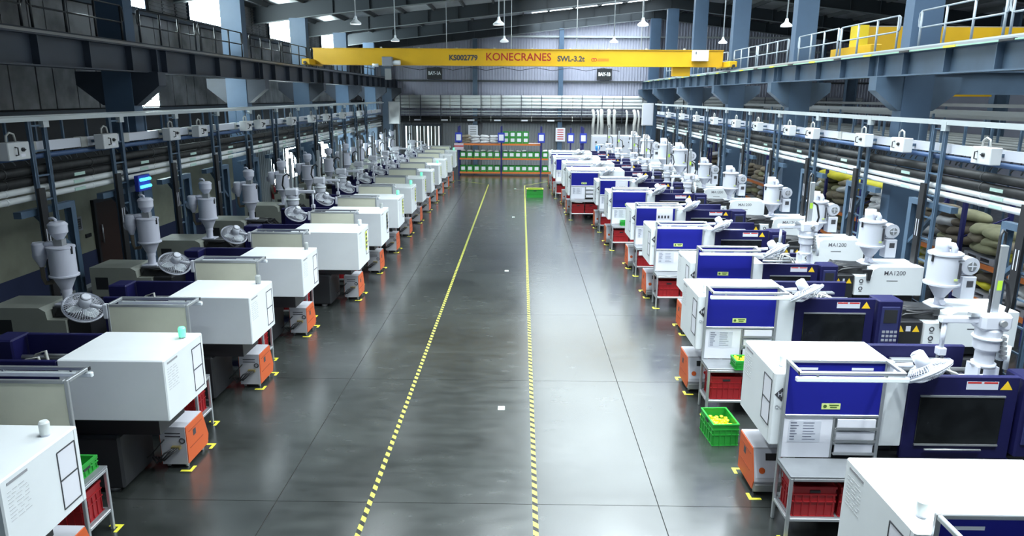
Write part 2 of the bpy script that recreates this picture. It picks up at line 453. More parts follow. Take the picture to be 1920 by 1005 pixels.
for j in range(-1, 6):
    yc = 10.2+7.2*j+3.6
    for x0, x1 in (((.6, 8.6), (12.0, 17.0)) if j < 3 else ((.6, 8.6),)):
        pz = [(x0, roofz(x0)+.08), (x1, roofz(x1)+.08), (x1, roofz(x1)+.1), (x0, roofz(x0)+.1)]
        obj('skylight_sheet', MB().prism([(a, b) for a, b in pz], 1, yc-2.7, yc+2.7), skyl, ce)

# portal frames: rafters, columns
for i, cy in enumerate([3.0]+COLY+[YW-.35]):
    t = thing('roof_rafter', 'dark steel roof rafter across the hall, %s from the camera' % ORD[i+1], 'rafter', (0, cy, 0), group='roof rafters')
    a, b = XL, XR
    web = [(a, roofz(a)-.72), (-8.6, roofz(-8.6)-.66), (XCR, roofz(XCR)-.66), (b, roofz(b)-.72), (b, roofz(b)-.02), (XCR, roofz(XCR)-.02), (a, roofz(a)-.02)]
    obj('web', MB().prism([(p, q) for p, q in web], 1, -.012, .012), rafterm, t)
    fm = MB()
    for p, q in ((web[0], web[1]), (web[1], web[2]), (web[2], web[3])): fm.bar((p[0], 0, p[1]), (q[0], 0, q[1]), .22, .03)
    obj('bottom_flange', fm, mat('flange_grey', (.16, .18, .19), .5) if i > 2 else rafterm, t)
    for k in range(18):
        x = -8+k*1.55
        obj('stiffener', MB().box(x-.012, x+.012, -.1, .1, roofz(x)-.64, roofz(x)-.03), rafterm, t)
def column(x, cy, side, lab):
    t = thing('steel_column', lab, 'column', (x, cy, 0), group='blue steel columns')
    h = roofz(x)-.68
    s = side      # +1: hall lies at +x of the column
    obj('web', MB().box(-.32, .32, -.012, .012, 0, h), colblue, t)
    obj('flange', MB().box(-.34, -.315, -.2, .2, 0, h), colblue, t); obj('flange', MB().box(.315, .34, -.2, .2, 0, h), colblue, t)
    obj('cladding_plate', MB().box(-.314, .314, -.2, -.19, 0, h), colblue, t)
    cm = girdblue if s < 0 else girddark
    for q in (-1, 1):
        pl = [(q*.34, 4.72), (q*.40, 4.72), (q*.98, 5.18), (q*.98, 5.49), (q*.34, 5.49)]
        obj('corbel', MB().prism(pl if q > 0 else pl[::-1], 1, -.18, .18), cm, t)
    obj('base_plate', MB().box(-.42, .42, -.3, .3, 0, .03), colblue, t)
    return t
for i, cy in enumerate(COLY):
    if i: column(XCL, cy, 1, 'light blue steel column on the left side, %s from the camera' % ORD[i])
    column(XCR, cy, -1, 'blue steel column on the right side, %s from the camera' % ORD[i+1])
column(XCR, YW-.6, -1, 'blue steel column on the right side standing at the end wall')
column(XCL, YW-.6, 1, 'dark steel column on the left side standing at the end wall')
for i, cy in enumerate(COLY[2:]):
    t = thing('steel_column', 'distant blue column of the outer right bay, %s from the camera' % ORD[i+1], 'column', (20.5, cy, 0), group='outer bay columns')
    obj('web', MB().box(-.3, .3, -.012, .012, 0, roofz(20.5)-.9), girdblue, t)
    for s in (-1, 1): obj('flange', MB().box(s*.3, s*.325, -.18, .18, 0, roofz(20.5)-.9), girdblue, t)

# crane runway girders with stiffeners, walkway decks and railings
def girder(x, m, zt, zb, side, lab):
    t = thing('runway_girder', lab, 'girder', (x, 0, 0))
    obj('web', MB().box(-.01, .01, 5, YW-.3, zb, zt), m, t)
    obj('bottom_flange', MB().box(-.17, .17, 5, YW-.3, zb-.03, zb), m, t)
    obj('top_flange', MB().box(-.2, .2, 5, YW-.3, zt, zt+.03), m, t)
    yy = 5.4
    while yy < YW-.5:
        obj('stiffener', MB().box(-.15, .15, yy-.01, yy+.01, zb, zt), m, t); yy += 1.6
    for c in COLY: obj('stiffener', MB().box(-.16, .16, c+.3, c+.33, zb, zt), m, t)
    obj('crane_rail', MB().box(-.03, .03, 5, YW-.4, zt+.03, zt+.1), alud, t)
    s = side
    obj('walkway_deck', MB().box(s*.22, s*.95, 5, YW-.4, zt+.08, zt+.13), m, t)
    obj('deck_fascia', MB().box(s*.205, s*.22, 5, YW-.4, zt+.03, zt+.16), galv if s > 0 else m, t)
    return t
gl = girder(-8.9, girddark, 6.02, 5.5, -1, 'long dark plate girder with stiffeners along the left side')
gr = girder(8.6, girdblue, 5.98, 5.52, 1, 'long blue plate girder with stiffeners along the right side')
obj('conductor_bar', MB().box(-.25, -.2, 5, YW-2, 5.985, 6.01), mat('conductor_pale', (.30, .50, .38), .5), gr)
for k in range(26):
    obj('bar_sleeve', MB().box(-.265, -.2, 6+k*1.7, 6+k*1.7+.4, 5.98, 6.02), tapey if k % 2 else blackp, gr)
def railing(x, y0, y1, z, m, lab, grp):
    t = thing('railing', lab, 'railing', (x, y0, z), group=grp); L = y1-y0
    k = max(2, int(L/.95))
    for i in range(k+1):
        p = L*i/k; obj('railing_post', MB().cyl((0, p, 0), (0, p, .78), .026, n=6), m, t)
    for h in (.42, .78):
        obj('rail', MB().cyl((0, 0, h), (0, L, h), .02, n=6), m, t)
    for p, s in ((0, -1), (L, 1)): obj('end_loop', MB().tube([(0, p, .78), (0, p+s*.08, .74), (0, p+s*.1, .6), (0, p+s*.08, .46), (0, p, .42)], .018), m, t)
for i, cy in enumerate([3.0]+COLY[:-1]):
    if i: railing(-9.13, cy+.4, cy+3.4, 6.15, blackp, 'dark handrail on the left walkway, %s run from the camera, near half' % ORD[i], 'left walkway handrails'); railing(-9.13, cy+3.7, cy+6.8, 6.15, blackp, 'dark handrail on the left walkway, %s run from the camera, far half' % ORD[i], 'left walkway handrails')
    railing(9.0-.1, cy+.5, cy+3.6, 6.12, mat('rail_grey', (.33, .37, .41), .4), 'pale grey handrail on the right walkway, %s run from the camera, near half' % ORD[i+1], 'right walkway handrails')
    railing(8.9, cy+3.8, cy+6.7, 6.12, mat('rail_grey', (.33, .37, .41), .4), 'pale grey handrail on the right walkway, %s run from the camera, far half' % ORD[i+1], 'right walkway handrails')

# cross beam in the right bay
t = thing('cross_beam', 'deep grey-blue plate beam running right from the second right column', 'beam', (9.55, 17.4, 5.1))
obj('web', MB().box(0, 10.6, -.01, .01, .03, .5), girdblue, t)
obj('flange', MB().box(0, 10.6, -.14, .14, 0, .03), girdblue, t); obj('flange', MB().box(0, 10.6, -.14, .14, .5, .53), girdblue, t)

# ------------------------------------------------------------------ floor markings
hz = hazard_mat()
def strip(name, pts, w, m, lab):
    mb = MB()
    for (x0, y0), (x1, y1) in zip(pts[:-1], pts[1:]):
        d = Vector((x1-x0, y1-y0)).normalized(); q = Vector((-d.y, d.x))*w/2
        mb.add([(x0-q.x, y0-q.y, 0), (x1-q.x, y1-q.y, 0), (x1+q.x, y1+q.y, 0), (x0+q.x, y0+q.y, 0), (x0-q.x, y0-q.y, .002), (x1-q.x, y1-q.y, .002), (x1+q.x, y1+q.y, .002), (x0+q.x, y0+q.y, .002)],
               [(0,3,2,1),(4,5,6,7),(0,1,5,4),(1,2,6,5),(2,3,7,6),(3,0,4,7)])
    return tag(obj(name, mb, m), lab, 'floor tape')
strip('hazard_tape', [(-1.867, 4), (-1.867, 41.35), (-3.9, 43.4)], .065, hz, 'yellow and black hazard tape line on the floor, left edge of the walkway')
strip('hazard_tape', [(.217, 4), (.217, 41.0), (1.7, 43.2)], .065, hz, 'yellow and black hazard tape line on the floor, right edge of the walkway')
mint = mat('mint_card', (.60, .85, .72), .6)
for (x, y_), o in zip(((-.285, 10.9), (-.39, 20.4), (-.30, 30.0), (-.3, 39.5)), ('nearest', 'second', 'third', 'farthest')):
    tag(obj('floor_marker', MB().box(x-.055, x+.055, y_-.07, y_+.07, 0, .003), mint), 'small pale square marker on the aisle floor, %s to the camera' % o, 'floor marker', 'aisle square markers')
# ================================================================== MACHINES
# local frame of a station: x=0 aisle face, machine runs to -x; y=0 service side, y=D operator side
def lines(x, y, z, w, h, n, face, seed=0, th=.006):
    """rows of small printed strips as one mesh, lying on a plane; face '+x' or '+y'"""
    rr = random.Random(seed); mb = MB()
    for i in range(n):
        zz = z+h/2-h*(i+.5)/n; a = -w/2
        while a < w/2-.02:
            l = min(rr.uniform(.03, .09)*w/.25, w/2-a)
            if face == '+x': mb.box(x, x+.0015, y+a, y+a+l, zz-th/2, zz+th/2)
            else: mb.box(x+a, x+a+l, y, y+.0015, zz-th/2, zz+th/2)
            a += l+.02*w/.25+(.1*w if rr.random() < .25 else 0)
    return mb
TYPES = dict(S=dict(D=1.07, C=1.30, k=.82, zb=1.08, zt=1.87), M=dict(D=1.15, C=1.57, k=1.0, zb=.95, zt=1.87),
             N=dict(D=1.15, C=1.60, k=.92, zb=.95, zt=1.87), B=dict(D=1.6, C=2.35, k=1.17, zb=.95, zt=2.0), Q=dict(D=1.15, C=1.5, k=.92, zb=.9, zt=1.70))
def machine(tp, logo=True):
    T = TYPES[tp]; D, C, k, zb, zt = T['D'], T['C'], T['k'], T['zb'], T['zt']
    t = thing('injection_moulding_machine', 'x', 'machine')
    X = lambda a: -a
    # bed
    obj('machine_bed', MB().cbox(X(.75), X(5.15*k), .14, D-.14, .06, .80, .03), blackp, t)
    for a in (.95, 2.6*k, 4.9*k):
        for y in (.25, D-.25): obj('levelling_foot', MB().cyl((X(a), y, 0), (X(a), y, .06), .07, n=10), alud, t)
    for ya in (D-.12, .02): obj('side_skirt', MB().cbox(X(C+.05), X(2.9*k), ya, ya+.1, .25, .80, .015), navy, t)
    # white clamp cover
    cv = obj('clamp_cover', MB().cbox(0, X(C), 0, D, zb, zt, .014), white, t)
    obj('cover_seam', MB().box(.001, -.002, D-.065, D-.06, zb+.02, zt-.02), alud, cv)
    obj('underframe', MB().box(X(.25), X(C), .2, D-.2, .80, zb), blackp, t)
    # papers on the aisle face
    y0 = D-.34; z1 = zt-.12; fw, fh = .26, .58
    fr = MB()
    for zz in (z1, z1-fh/2, z1-fh): fr.box(.001, .006, y0, y0+fw, zz-.006, zz+.006)
    fr.box(.001, .006, y0-.006, y0+.002, z1-fh, z1).box(.001, .006, y0+fw-.002, y0+fw+.006, z1-fh, z1)
    obj('document_frame', fr, ink, cv)
    for q in (0, 1): obj('paper_sheet', MB().box(.001, .003, y0+.01, y0+fw-.01, z1-fh*(q+1)/2+.012, z1-fh*q/2-.012), paper, cv)
    obj('printed_notice', lines(.001, .2, zt-.27, .26, .3, 9, '+x', 3, .008), mat('notice_ink', (.52, .53, .55), .6), cv)
    obj('nameplate', MB().box(.001, .003, .08, .34, zt-.075, zt-.05), mat('notice_ink2', (.3, .3, .32), .6), cv)
    if logo:
        s = .085; lx, lz = -.1, zt-.27
        obj('emblem', MB().prism([(lx-s, lz), (lx, lz-s), (lx+s, lz), (lx, lz+s)], 1, D+.001, D+.003), ink, cv)
        text('HT', .075, offwhite, (lx, D+.004, lz), cv, '+y', .001, 'emblem_letters')
        text('Quiet', .06, mat('grey_ink', (.3, .31, .33), .6), (lx, D+.003, lz-.16), cv, '+y', 0, 'model_lettering')
    # navy clamp enclosure, open on top
    a0, a1 = C, 2.86*k if tp != 'B' else 3.4
    hz0 = .80
    obj('service_guard', MB().cbox(X(a0+.005), X(a1), 0, .07, hz0, zt-.02, .012), navy, t)
    obj('end_guard', MB().box(X(a1-.05), X(a1), .072, D-.075, 1.15, 1.48), navy, t)
    obj('inner_sill', MB().prism([(X(a0+.005), zt-.02), (X(a0+.25), zt-.20), (X(a0+.25), zt-.26), (X(a0+.005), zt-.26)], 1, .072, D-.075), navy, t)
    dr = obj('safety_door', MB().cbox(X(a0+.005), X(a1), D-.07, D, hz0, zt-.02, .012), navy, t)
    wx0, wx1 = a0+.15, a1-.15
    obj('door_window', MB().cbox(X(wx0), X(wx1), D-.001, D+.012, 1.0, zt-.28, .008), darkglass, dr)
    for z_ in (zt-.275, .975): obj('window_trim', MB().box(X(wx0), X(wx1), D, D+.02, z_, z_+.02), alud, dr)
    obj('door_handle', MB().cyl((X(wx0+.12), D+.03, .93), (X(wx1-.2), D+.03, .93), .012, n=6), alu, dr)
    obj('warning_label', MB().box(X(a1-.62*k), X(a1-.25*k), D, D+.002, zt-.18, zt-.08), offwhite, dr)
    obj('label_header', MB().box(X(a1-.61*k), X(a1-.45*k), D+.002, D+.003, zt-.105, zt-.083).box(X(a1-.42*k), X(a1-.26*k), D+.002, D+.003, zt-.105, zt-.083), redink, dr)
    obj('warning_triangle', MB().prism([(X(a1-.22*k), zt-.18), (X(a1-.08*k), zt-.18), (X(a1-.15*k), zt-.07)], 1, D, D+.002), stickery, dr)
    # inside the clamp
    for yy, zz in ((.28, 1.05), (D-.28, 1.05), (.28, 1.60), (D-.28, 1.60)):
        obj('tie_bar', MB().cyl((X(a0+.02), yy, zz), (X(a1-.06), yy, zz), .035, n=8), steel, t)
    obj('moving_platen', MB().cbox(X(a0+.35*k), X(a0+.55*k), .18, D-.18, .85, 1.52, .02), blackp, t)
    obj('fixed_platen', MB().cbox(X(a1-.32*k), X(a1-.07), .18, D-.18, .85, 1.53, .02), blackp, t)
    obj('toggle_cover', MB().cbox(X(a0+.06), X(a0+.33*k), .24, D-.24, 1.3, 1.50, .02), alud, t)
    for yy in (.36, D-.36): obj('ejector_rod', MB().cyl((X(a0+.1), yy, 1.66), (X(a1-.5*k), yy, 1.66), .022, n=8), alu, t)
    obj('mould', MB().cbox(X(a0+.56*k), X(a1-.33*k), .3, D-.3, .95, 1.42, .02), alud, t)
    hm = MB()
    for q in range(3): hm.tube([(X(a0+.6*k), .35+.12*q, 1.42), (X(a0+.65*k), .3+.15*q, 1.70+.03*q), (X(a0+.85*k), .25+.2*q, 1.69), (X(a1-.3*k), .22+.2*q, 1.56)], .018)
    obj('mould_hoses', hm, hosegrey, t)
    obj('guide_cover', MB().box(X(a0+.3), X(a1-.25), .09, .2, 1.66, 1.69), alu, t)
    # control panel
    pa0, pa1 = a1+.03, a1+.42*k
    cp = obj('control_panel', MB().cbox(X(pa0), X(pa1), D-.32, D+.06, .85, zt-.03, .02), navy, t)
    obj('bezel', MB().cbox(X(pa0+.05), X(pa1-.05), D+.055, D+.075, 1.02, zt-.13, .008), navy2, cp)
    obj('screen', MB().box(X(pa0+.09), X(pa1-.09), D+.075, D+.08, zt-.40, zt-.18), blackp, cp)
    kp = MB()
    for r in range(3):
        for c in range(4): kp.box(X(pa0+.09+c*.065*k), X(pa0+.135+c*.065*k), D+.075, D+.082, 1.16+r*.07, 1.20+r*.07)
    obj('keypad', kp, palletg, cp)['kind'] = 'stuff'
    obj('stop_button', MB().cyl((X(pa1-.12), D+.07, 1.09), (X(pa1-.12), D+.11, 1.09), .028, n=10), redink, cp)
    # black barrel guard with clutter
    b0, b1 = pa1+.02, 3.78*k if tp != 'B' else 4.35
    bg_ = obj('barrel_guard', MB().cbox(X(b0), X(b1), .22, D-.18, .86, 1.42, .02), blackp, t)
    obj('guard_triangle', MB().prism([(X(b0+.05), 1.24), (X(b0+.17), 1.24), (X(b0+.11), 1.35)], 1, D-.18, D-.177).prism([(X(b1-.17), 1.24), (X(b1-.05), 1.24), (X(b1-.11), 1.35)], 1, D-.18, D-.177), stickery, bg_)
    obj('guard_notice', MB().box(X(b0+.2), X(b1-.2), D-.18, D-.177, 1.25, 1.34), offwhite, bg_)
    ht = MB(); rr = random.Random(5)
    for q in range(13):
        ya = .3+rr.random()*(D-.6)
        ht.tube([(X(b0+.05), ya, 1.4), (X(b0+.2), ya+rr.uniform(-.1, .1), 1.5+rr.random()*.1), (X(b1-.1), ya+rr.uniform(-.1, .1), 1.5+rr.random()*.08), (X(b1+.2), ya, 1.55), (X(b1+.26), ya, 1.44)], .021)
    obj('barrel_cables', ht, black, t)
    # white injection unit
    i0, i1 = b1+.01, 5.3*k
    zi = 1.60 if tp != 'B' else 1.7
    iu = obj('injection_unit', MB().prism([(X(i0), zi-.2), (X(i0), 1.0), (X(i1), 1.0), (X(i1), zi), (X(i0+.5*k), zi), (X(i0+.38*k), zi-.06), (X(i0+.36*k), zi-.2)], 1, .18, D-.15), white if tp in 'MBQ' else mat('shaded_white_paint', (.27, .285, .25), .5, noise=.1), t)  # left-row units: shade put into the colour, a darkened white
    obj('unit_base', MB().cbox(X(i0+.02), X(i1-.1), .25, D-.25, .82, .995, .02), blackp, t)
    ci = MB()
    for zz in (1.14, 1.30): ci.torus((X(i0+.12), D-.149, zz), .035, .01, Matrix.Rotation(PI/2, 3, 'X'), 14, 4).box(X(i0+.09), X(i0+.15), D-.15, D-.146, zz-.07, zz-.06)
    obj('round_decals', ci, ink, iu)
    text({'S': 'MA900', 'M': 'MA1200', 'N': 'MA1600', 'B': 'MA1600', 'Q': 'MA1200'}[tp], .13, mat('grey_ink2', (.16, .16, .18), .6), (X(i0+.62*k), D-.148, zi-.13), iu, '+y', .001, 'model_lettering', align='LEFT')
    obj('vent_slot', MB().box(X(i0+.7*k), X(i0+.95*k), D-.15, D-.147, zi-.30, zi-.285), ink, iu)
    obj('side_box', MB().box(X(i1-.35), X(i1-.1), .175, .181, 1.15, 1.4), blackp, iu)
    sl = obj('feed_slide', MB().cbox(X(i0-.35*k), X(i0+.34*k), D*.5-.22, D*.5+.22, zi-.19, zi-.02, .01), blackp, t)
    obj('slide_bracket', MB().prism([(X(i0+.1), zi-.05), (X(i0+.34*k), zi-.05), (X(i0+.3*k), zi-.28), (X(i0+.24*k), zi-.28), (X(i0+.22*k), zi-.12), (X(i0+.1), zi-.1)], 1, D-.16, D-.10), blackp, sl)
    t['hop'] = i0+(.42 if tp in 'MQB' else .26 if tp == 'N' else .14); t['zi'] = zi; t['rob'] = a1-.08
    return t
BEAC = {}
def beacon(parent, D, zt, lit):
    c = (-.16, D-.22, zt)
    if lit not in BEAC:
        BEAC[lit] = MB().lathe([(0, .02), (.045, .02), (.047, .13), (.035, .15), (0, .15)], n=12).mesh('signal_lamp')
        BEAC['b'] = MB().cyl((0, 0, 0), (0, 0, .02), .04, n=12).mesh('lamp_base')
    o = obj('signal_lamp', BEAC[lit], beacong if lit else beaconoff, parent, loc=c)
    obj('lamp_base', BEAC['b'], offwhite, o)

# ---------------------------------------------------------------- hopper dryers
def hopper_big():
    t = thing('hopper_dryer', 'x', 'dryer')
    obj('base_flange', MB().cbox(-.2, .2, -.16, .16, 0, .03, .006), offwhite, t)
    obj('throat', MB().cyl((0, 0, .03), (0, 0, .2), .085, n=14).cyl((0, .07, .1), (0, .15, .1), .05, n=12), lilac, t)
    obj('cone', MB().lathe([(.085, .18), (.255, .45)], n=24), lilac, t)
    obj('barrel', MB().lathe([(.28, .45), (.28, 1.04), (0, 1.04)], n=28), offwhite, t)
    obj('ring_flange', MB().lathe([(.25, .435), (.32, .44), (.32, .475), (.28, .48)], n=28), offwhite, t)
    obj('lid', MB().lathe([(.28, 1.015), (.305, 1.02), (.305, 1.055), (.26, 1.08), (0, 1.08)], n=28), offwhite, t)
    for a in (-2.6, .3): obj('latch', MB().box(.30*math.cos(a)-.015, .30*math.cos(a)+.015, .30*math.sin(a)-.015, .30*math.sin(a)+.015, .9, 1.03), blackp, t)
    obj('air_outlet', MB().cyl((.08, 0, 1.07), (.08, 0, 1.32), .125, n=18).tube([(.02, .1, 1.22), (-.03, .15, 1.22), (-.06, .16, 1.16), (-.06, .15, 1.06)], .06, 10), offwhite, t)
    obj('sight_glass', MB().box(-.175, -.135, .235, .262, .60, .90).box(-.21, -.10, .24, .268, .94, .955), ink, t)
    obj('sticker', MB().box(-.13, -.06, .262, .275, .56, .60), stickerg, t)
    bl = obj('blower', MB().cyl((-.42, -.08, .82), (-.42, .14, .82), .17, n=20).box(-.5, -.30, -.05, .1, .64, .74), offwhite, t)
    obj('blower_inlet', MB().cyl((-.44, .14, .82), (-.44, .16, .82), .085, n=16), alud, bl)
    obj('inlet_cross', MB().box(-.45, -.43, .16, .167, .74, .90).box(-.52, -.36, .16, .167, .81, .83), offwhite, bl)
    hb = obj('heater_box', MB().cbox(-.56, -.30, -.12, .16, .18, .62, .012), offwhite, t)
    obj('temperature_display', MB().box(-.50, -.38, .16, .166, .42, .54), ink, hb)
    obj('air_pipe', MB().tube([(-.33, -.1, .62), (-.3, -.2, .5), (-.26, -.2, .3), (-.16, -.1, .24)], .05, 8), lilac, t)
    return t
def hopper_small():
    t = thing('hopper_dryer', 'x', 'dryer')
    obj('base_flange', MB().cbox(-.16, .16, -.13, .13, 0, .03, .006), lilac, t)
    obj('throat', MB().lathe([(.075, .03), (.075, .2), (.085, .2), (.085, .26)], n=16), lilac, t)
    obj('cone', MB().lathe([(.085, .26), (.185, .49)], n=24), lilac, t)
    obj('barrel', MB().lathe([(.2, .49), (.2, .965), (0, .965)], n=28), lilac, t)
    obj('ring_flange', MB().lathe([(.19, .475), (.225, .48), (.225, .505), (.2, .51)], n=28), lilac, t)
    obj('lid', MB().lathe([(.2, .95), (.213, .955), (.213, .98), (.17, .99), (0, .99)], n=28), lilac, t)
    for a in (-.2, 2.8): obj('latch', MB().box(.205*math.cos(a)-.013, .205*math.cos(a)+.013, .205*math.sin(a)-.013, .205*math.sin(a)+.013, .86, .985), blackp, t)
    ld = obj('loader', MB().lathe([(.06, 1.09), (.14, 1.21), (.14, 1.32), (.148, 1.32), (.148, 1.345), (.11, 1.385), (0, 1.385)], n=22), lilac, t)
    obj('loader_stand', MB().box(-.07, .07, -.06, .06, .99, 1.1), alud, ld)
    obj('loader_pipe', MB().tube([(-.02, 0, 1.38), (-.02, 0, 1.42), (-.06, 0, 1.445), (-.12, 0, 1.435)], .022, 8), lilac, ld)
    cyc = obj('cyclone', MB().lathe([(.025, .62), (.085, .76), (.108, .85), (.108, 1.02), (.09, 1.05), (0, 1.05)], (-.32, -.05, 0), n=20), lilac, t)
    obj('elbow_pipe', MB().tube([(-.26, -.05, 1.0), (-.18, -.05, 1.03), (-.12, -.03, 1.04), (-.08, 0, .99)], .04, 10), lilac, cyc)
    obj('blower', MB().cyl((-.44, .06, .80), (-.44, .2, .80), .10, n=18), lilac, t)
    obj('air_pipe', MB().tube([(-.32, -.05, .64), (-.32, -.05, .45), (-.29, -.05, .36), (-.17, -.02, .38)], .035, 8), mat('brown_hose', (.12, .10, .07), .6), t)
    return t
# ---------------------------------------------------------------- picker robot
def robot():
    t = thing('picker_robot', 'x', 'robot')
    obj('mounting_plate', MB().cbox(-.2, .2, -.2, .2, 0, .03, .006), offwhite, t)
    obj('stand', MB().box(-.13, -.10, -.12, .12, .03, .24).box(.10, .13, -.12, .12, .03, .24).cyl((0, 0, .22), (0, 0, .27), .14, n=16), offwhite, t)
    obj('swing_column', MB().lathe([(.11, .27), (.11, .42), (.15, .46), (.15, .70), (.13, .74), (0, .74)], n=18), offwhite, t)
    hd = obj('head', MB().cbox(-.20, .17, -.14, .14, .70, .92, .04), offwhite, t)
    obj('rib_band', MB().torus((0, 0, .60), .155, .022, None, 20, 6), lampw, hd)
    obj('knob', MB().cyl((-.05, .14, .82), (-.05, .19, .82), .04, n=12), alud, hd)
    obj('vertical_beam', MB().cbox(-.06, .02, -.05, .03, .80, 1.75, .006), alu, t)
    obj('beam_sticker', MB().box(-.05, .01, .03, .033, 1.2, 1.32), mat('lime_sticker', (.45, .72, .05), .5), t)
    obj('arm_rail', MB().bar((.30, .05, .90), (-.1, -.02, .86), .06, .05), alu, t)
    obj('arm', MB().cbox(.08, .62, -.05, .05, .78, .86, .015), offwhite, t)
    gp = obj('gripper', MB().cyl((.55, 0, .78), (.55, 0, .45), .03, n=8).cbox(.50, .60, -.05, .05, .36, .46, .01), offwhite, t)
    obj('gripper_finger', MB().box(.51, .53, -.02, .02, .26, .36).box(.57, .59, -.02, .02, .26, .36), alud, gp)
    obj('hose', MB().tube([(.06, .03, .85), (.07, .04, 1.4), (.07, .03, 1.86), (.03, 0, 1.93), (-.02, -.01, 1.9), (-.02, -.01, 1.76)], .018), black, t)
    obj('hose', MB().tube([(-.04, -.05, 1.25), (-.1, -.08, 1.32), (-.2, -.1, 1.25), (-.25, -.08, 1.0), (-.2, -.05, .86)], .022), black, t)
    obj('side_cylinder', MB().cyl((-.2, 0, .3), (-.2, 0, .62), .05, n=10).cyl((-.24, .06, .2), (-.24, .06, .5), .03, n=8), lampw, t)
    vb = MB()
    for q in range(5): vb.box(-.17+.01*q, -.12+.01*q, .08, .16, .36+.06*q, .40+.06*q)
    obj('valve_block', vb, alud, t)
    return t
# ---------------------------------------------------------------- inspection bench
def bench(doc=0):
    t = thing('inspection_bench', 'x', 'workbench')
    w, p, h, zt, dep = 1.18, .04, 2.06, .81, .48
    H0 = 1.36
    def prof(x0, x1, y0, y1, z0, z1): return MB().cbox(x0, x1, y0, y1, z0, z1, .006)
    for x in (0, -w+p): obj('tall_post', prof(x-p, x, 0, p, 0, h), alu, t)
    for x in (0, -w+p): obj('front_leg', prof(x-p, x, dep-p, dep, 0, zt-.02), alu, t)
    obj('table_top', MB().cbox(0, -w, p, dep, zt-.02, zt+.005, .004), benchtop, t)
    for z in (zt-.06, .24):
        obj('side_rail', prof(-p+.002, -.002, p, dep-p, z, z+p), alu, t); obj('side_rail', prof(-w+.002, -w+p-.002, p, dep-p, z, z+p), alu, t)
        obj('front_rail', prof(-p, -w+p, dep-p, dep, z, z+p), alu, t); obj('rear_rail', prof(-p, -w+p, 0, p, z, z+p), alu, t)
    obj('lower_shelf', MB().box(-p, -w+p, p, dep-p, .262, .278), benchtop, t)
    obj('rail', prof(-p, -w+p, 0, p, h-p, h), alu, t); obj('rail', prof(-p, -w+p, 0, p, H0-.02, H0+.015), alu, t)
    # canopy frame and tube lamp
    for x in (0, -w+p): obj('canopy_arm', prof(x-p, x, p, .38, h-p, h), alu, t)
    obj('canopy_bar', prof(0, -w, .38, .38+p, h-p, h), alu, t)
    for x in (-.0, -w): obj('end_cap', MB().box(x-.003, x+.003, .38, .42, h-p, h), blackp, t)
    lp = obj('tube_lamp', MB().cbox(.03, -w-.04, .375, .425, h-.12, h-.062, .01), tubew, t)
    obj('lamp_clip', MB().box(-.2, -.22, .39, .41, h-.065, h-p).box(-w+.2, -w+.22, .39, .41, h-.065, h-p), alud, lp)
    # boards
    obj('notice_board', MB().box(-p, -w+p, .018, .024, H0+.015, h-p), blueboard, t, 'dark blue notice board')
    obj('board_back', MB().box(-p, -w+p, .010, .016, H0+.015, h-p), cream, t, 'cream back of the board')
    obj('title_strip', MB().box(-.14, -.37, .024, .027, h-.13, h-.10), paper, t); obj('title_strip', MB().box(-w+.17, -w+.42, .024, .027, h-.13, h-.10), paper, t)
    if doc == 0:
        st = obj('lime_sticker', MB().box(-.46, -.68, .024, .027, H0+.08, H0+.155), stickerg, t)
        obj('sticker_mark', MB().cyl((-.50, .027, H0+.118), (-.50, .029, H0+.118), .022, n=8).box(-.55, -.66, .027, .029, H0+.125, H0+.14).box(-.56, -.64, .027, .029, H0+.10, H0+.112), mat('dark_green_ink', (.05, .12, .02), .6), st)
    else:
        st = obj('instruction_sheet', MB().box(-w*.52, -w+.1, .024, .027, H0+.15, h-.16), paper, t)
        mk = MB()
        for q in range(4): mk.box(-w*.56-q*.09, -w*.56-q*.09-.05, .027, .029, H0+.24, H0+.32)
        obj('sheet_figures', mk, ink, st)
    obj('white_board', MB().box(-p, -w*.52, .018, .026, zt+.01, H0-.025), paper, t)
    tb = obj('record_sheet', MB().box(-.10, -.48, .026, .029, 1.02, 1.29), offwhite, t)
    rr = random.Random(11); mk = MB()
    for q in range(7):
        zz = 1.265-q*.035
        mk.box(-.12, -.12-rr.uniform(.05, .1), .029, .0305, zz-.006, zz+.006); mk.box(-.27, -.27-rr.uniform(.08, .17), .029, .0305, zz-.004, zz+.004)
    obj('handwriting', mk, mat('soft_ink', (.13, .14, .2), .6), tb)
    obj('divider', prof(-w*.52, -w*.52-.025, .01, .035, zt+.01, H0-.025), alud, t)
    for q in range(3):
        z0 = zt+.06+q*.16
        tr = obj('document_tray', MB().box(-w*.52-.03, -w+p+.01, .02, .06, z0, z0+.012).box(-w*.52-.03, -w+p+.01, .055, .062, z0, z0+.035), alud, t)
        obj('tray_paper', MB().box(-w*.52-.05, -w+p+.03, .026, .045, z0+.012, z0+.13), paper, tr)
    obj('bench_card', MB().box(-.08, -.26, dep+.001, dep+.004, .60, .72), paper, t) if doc else None
    return t
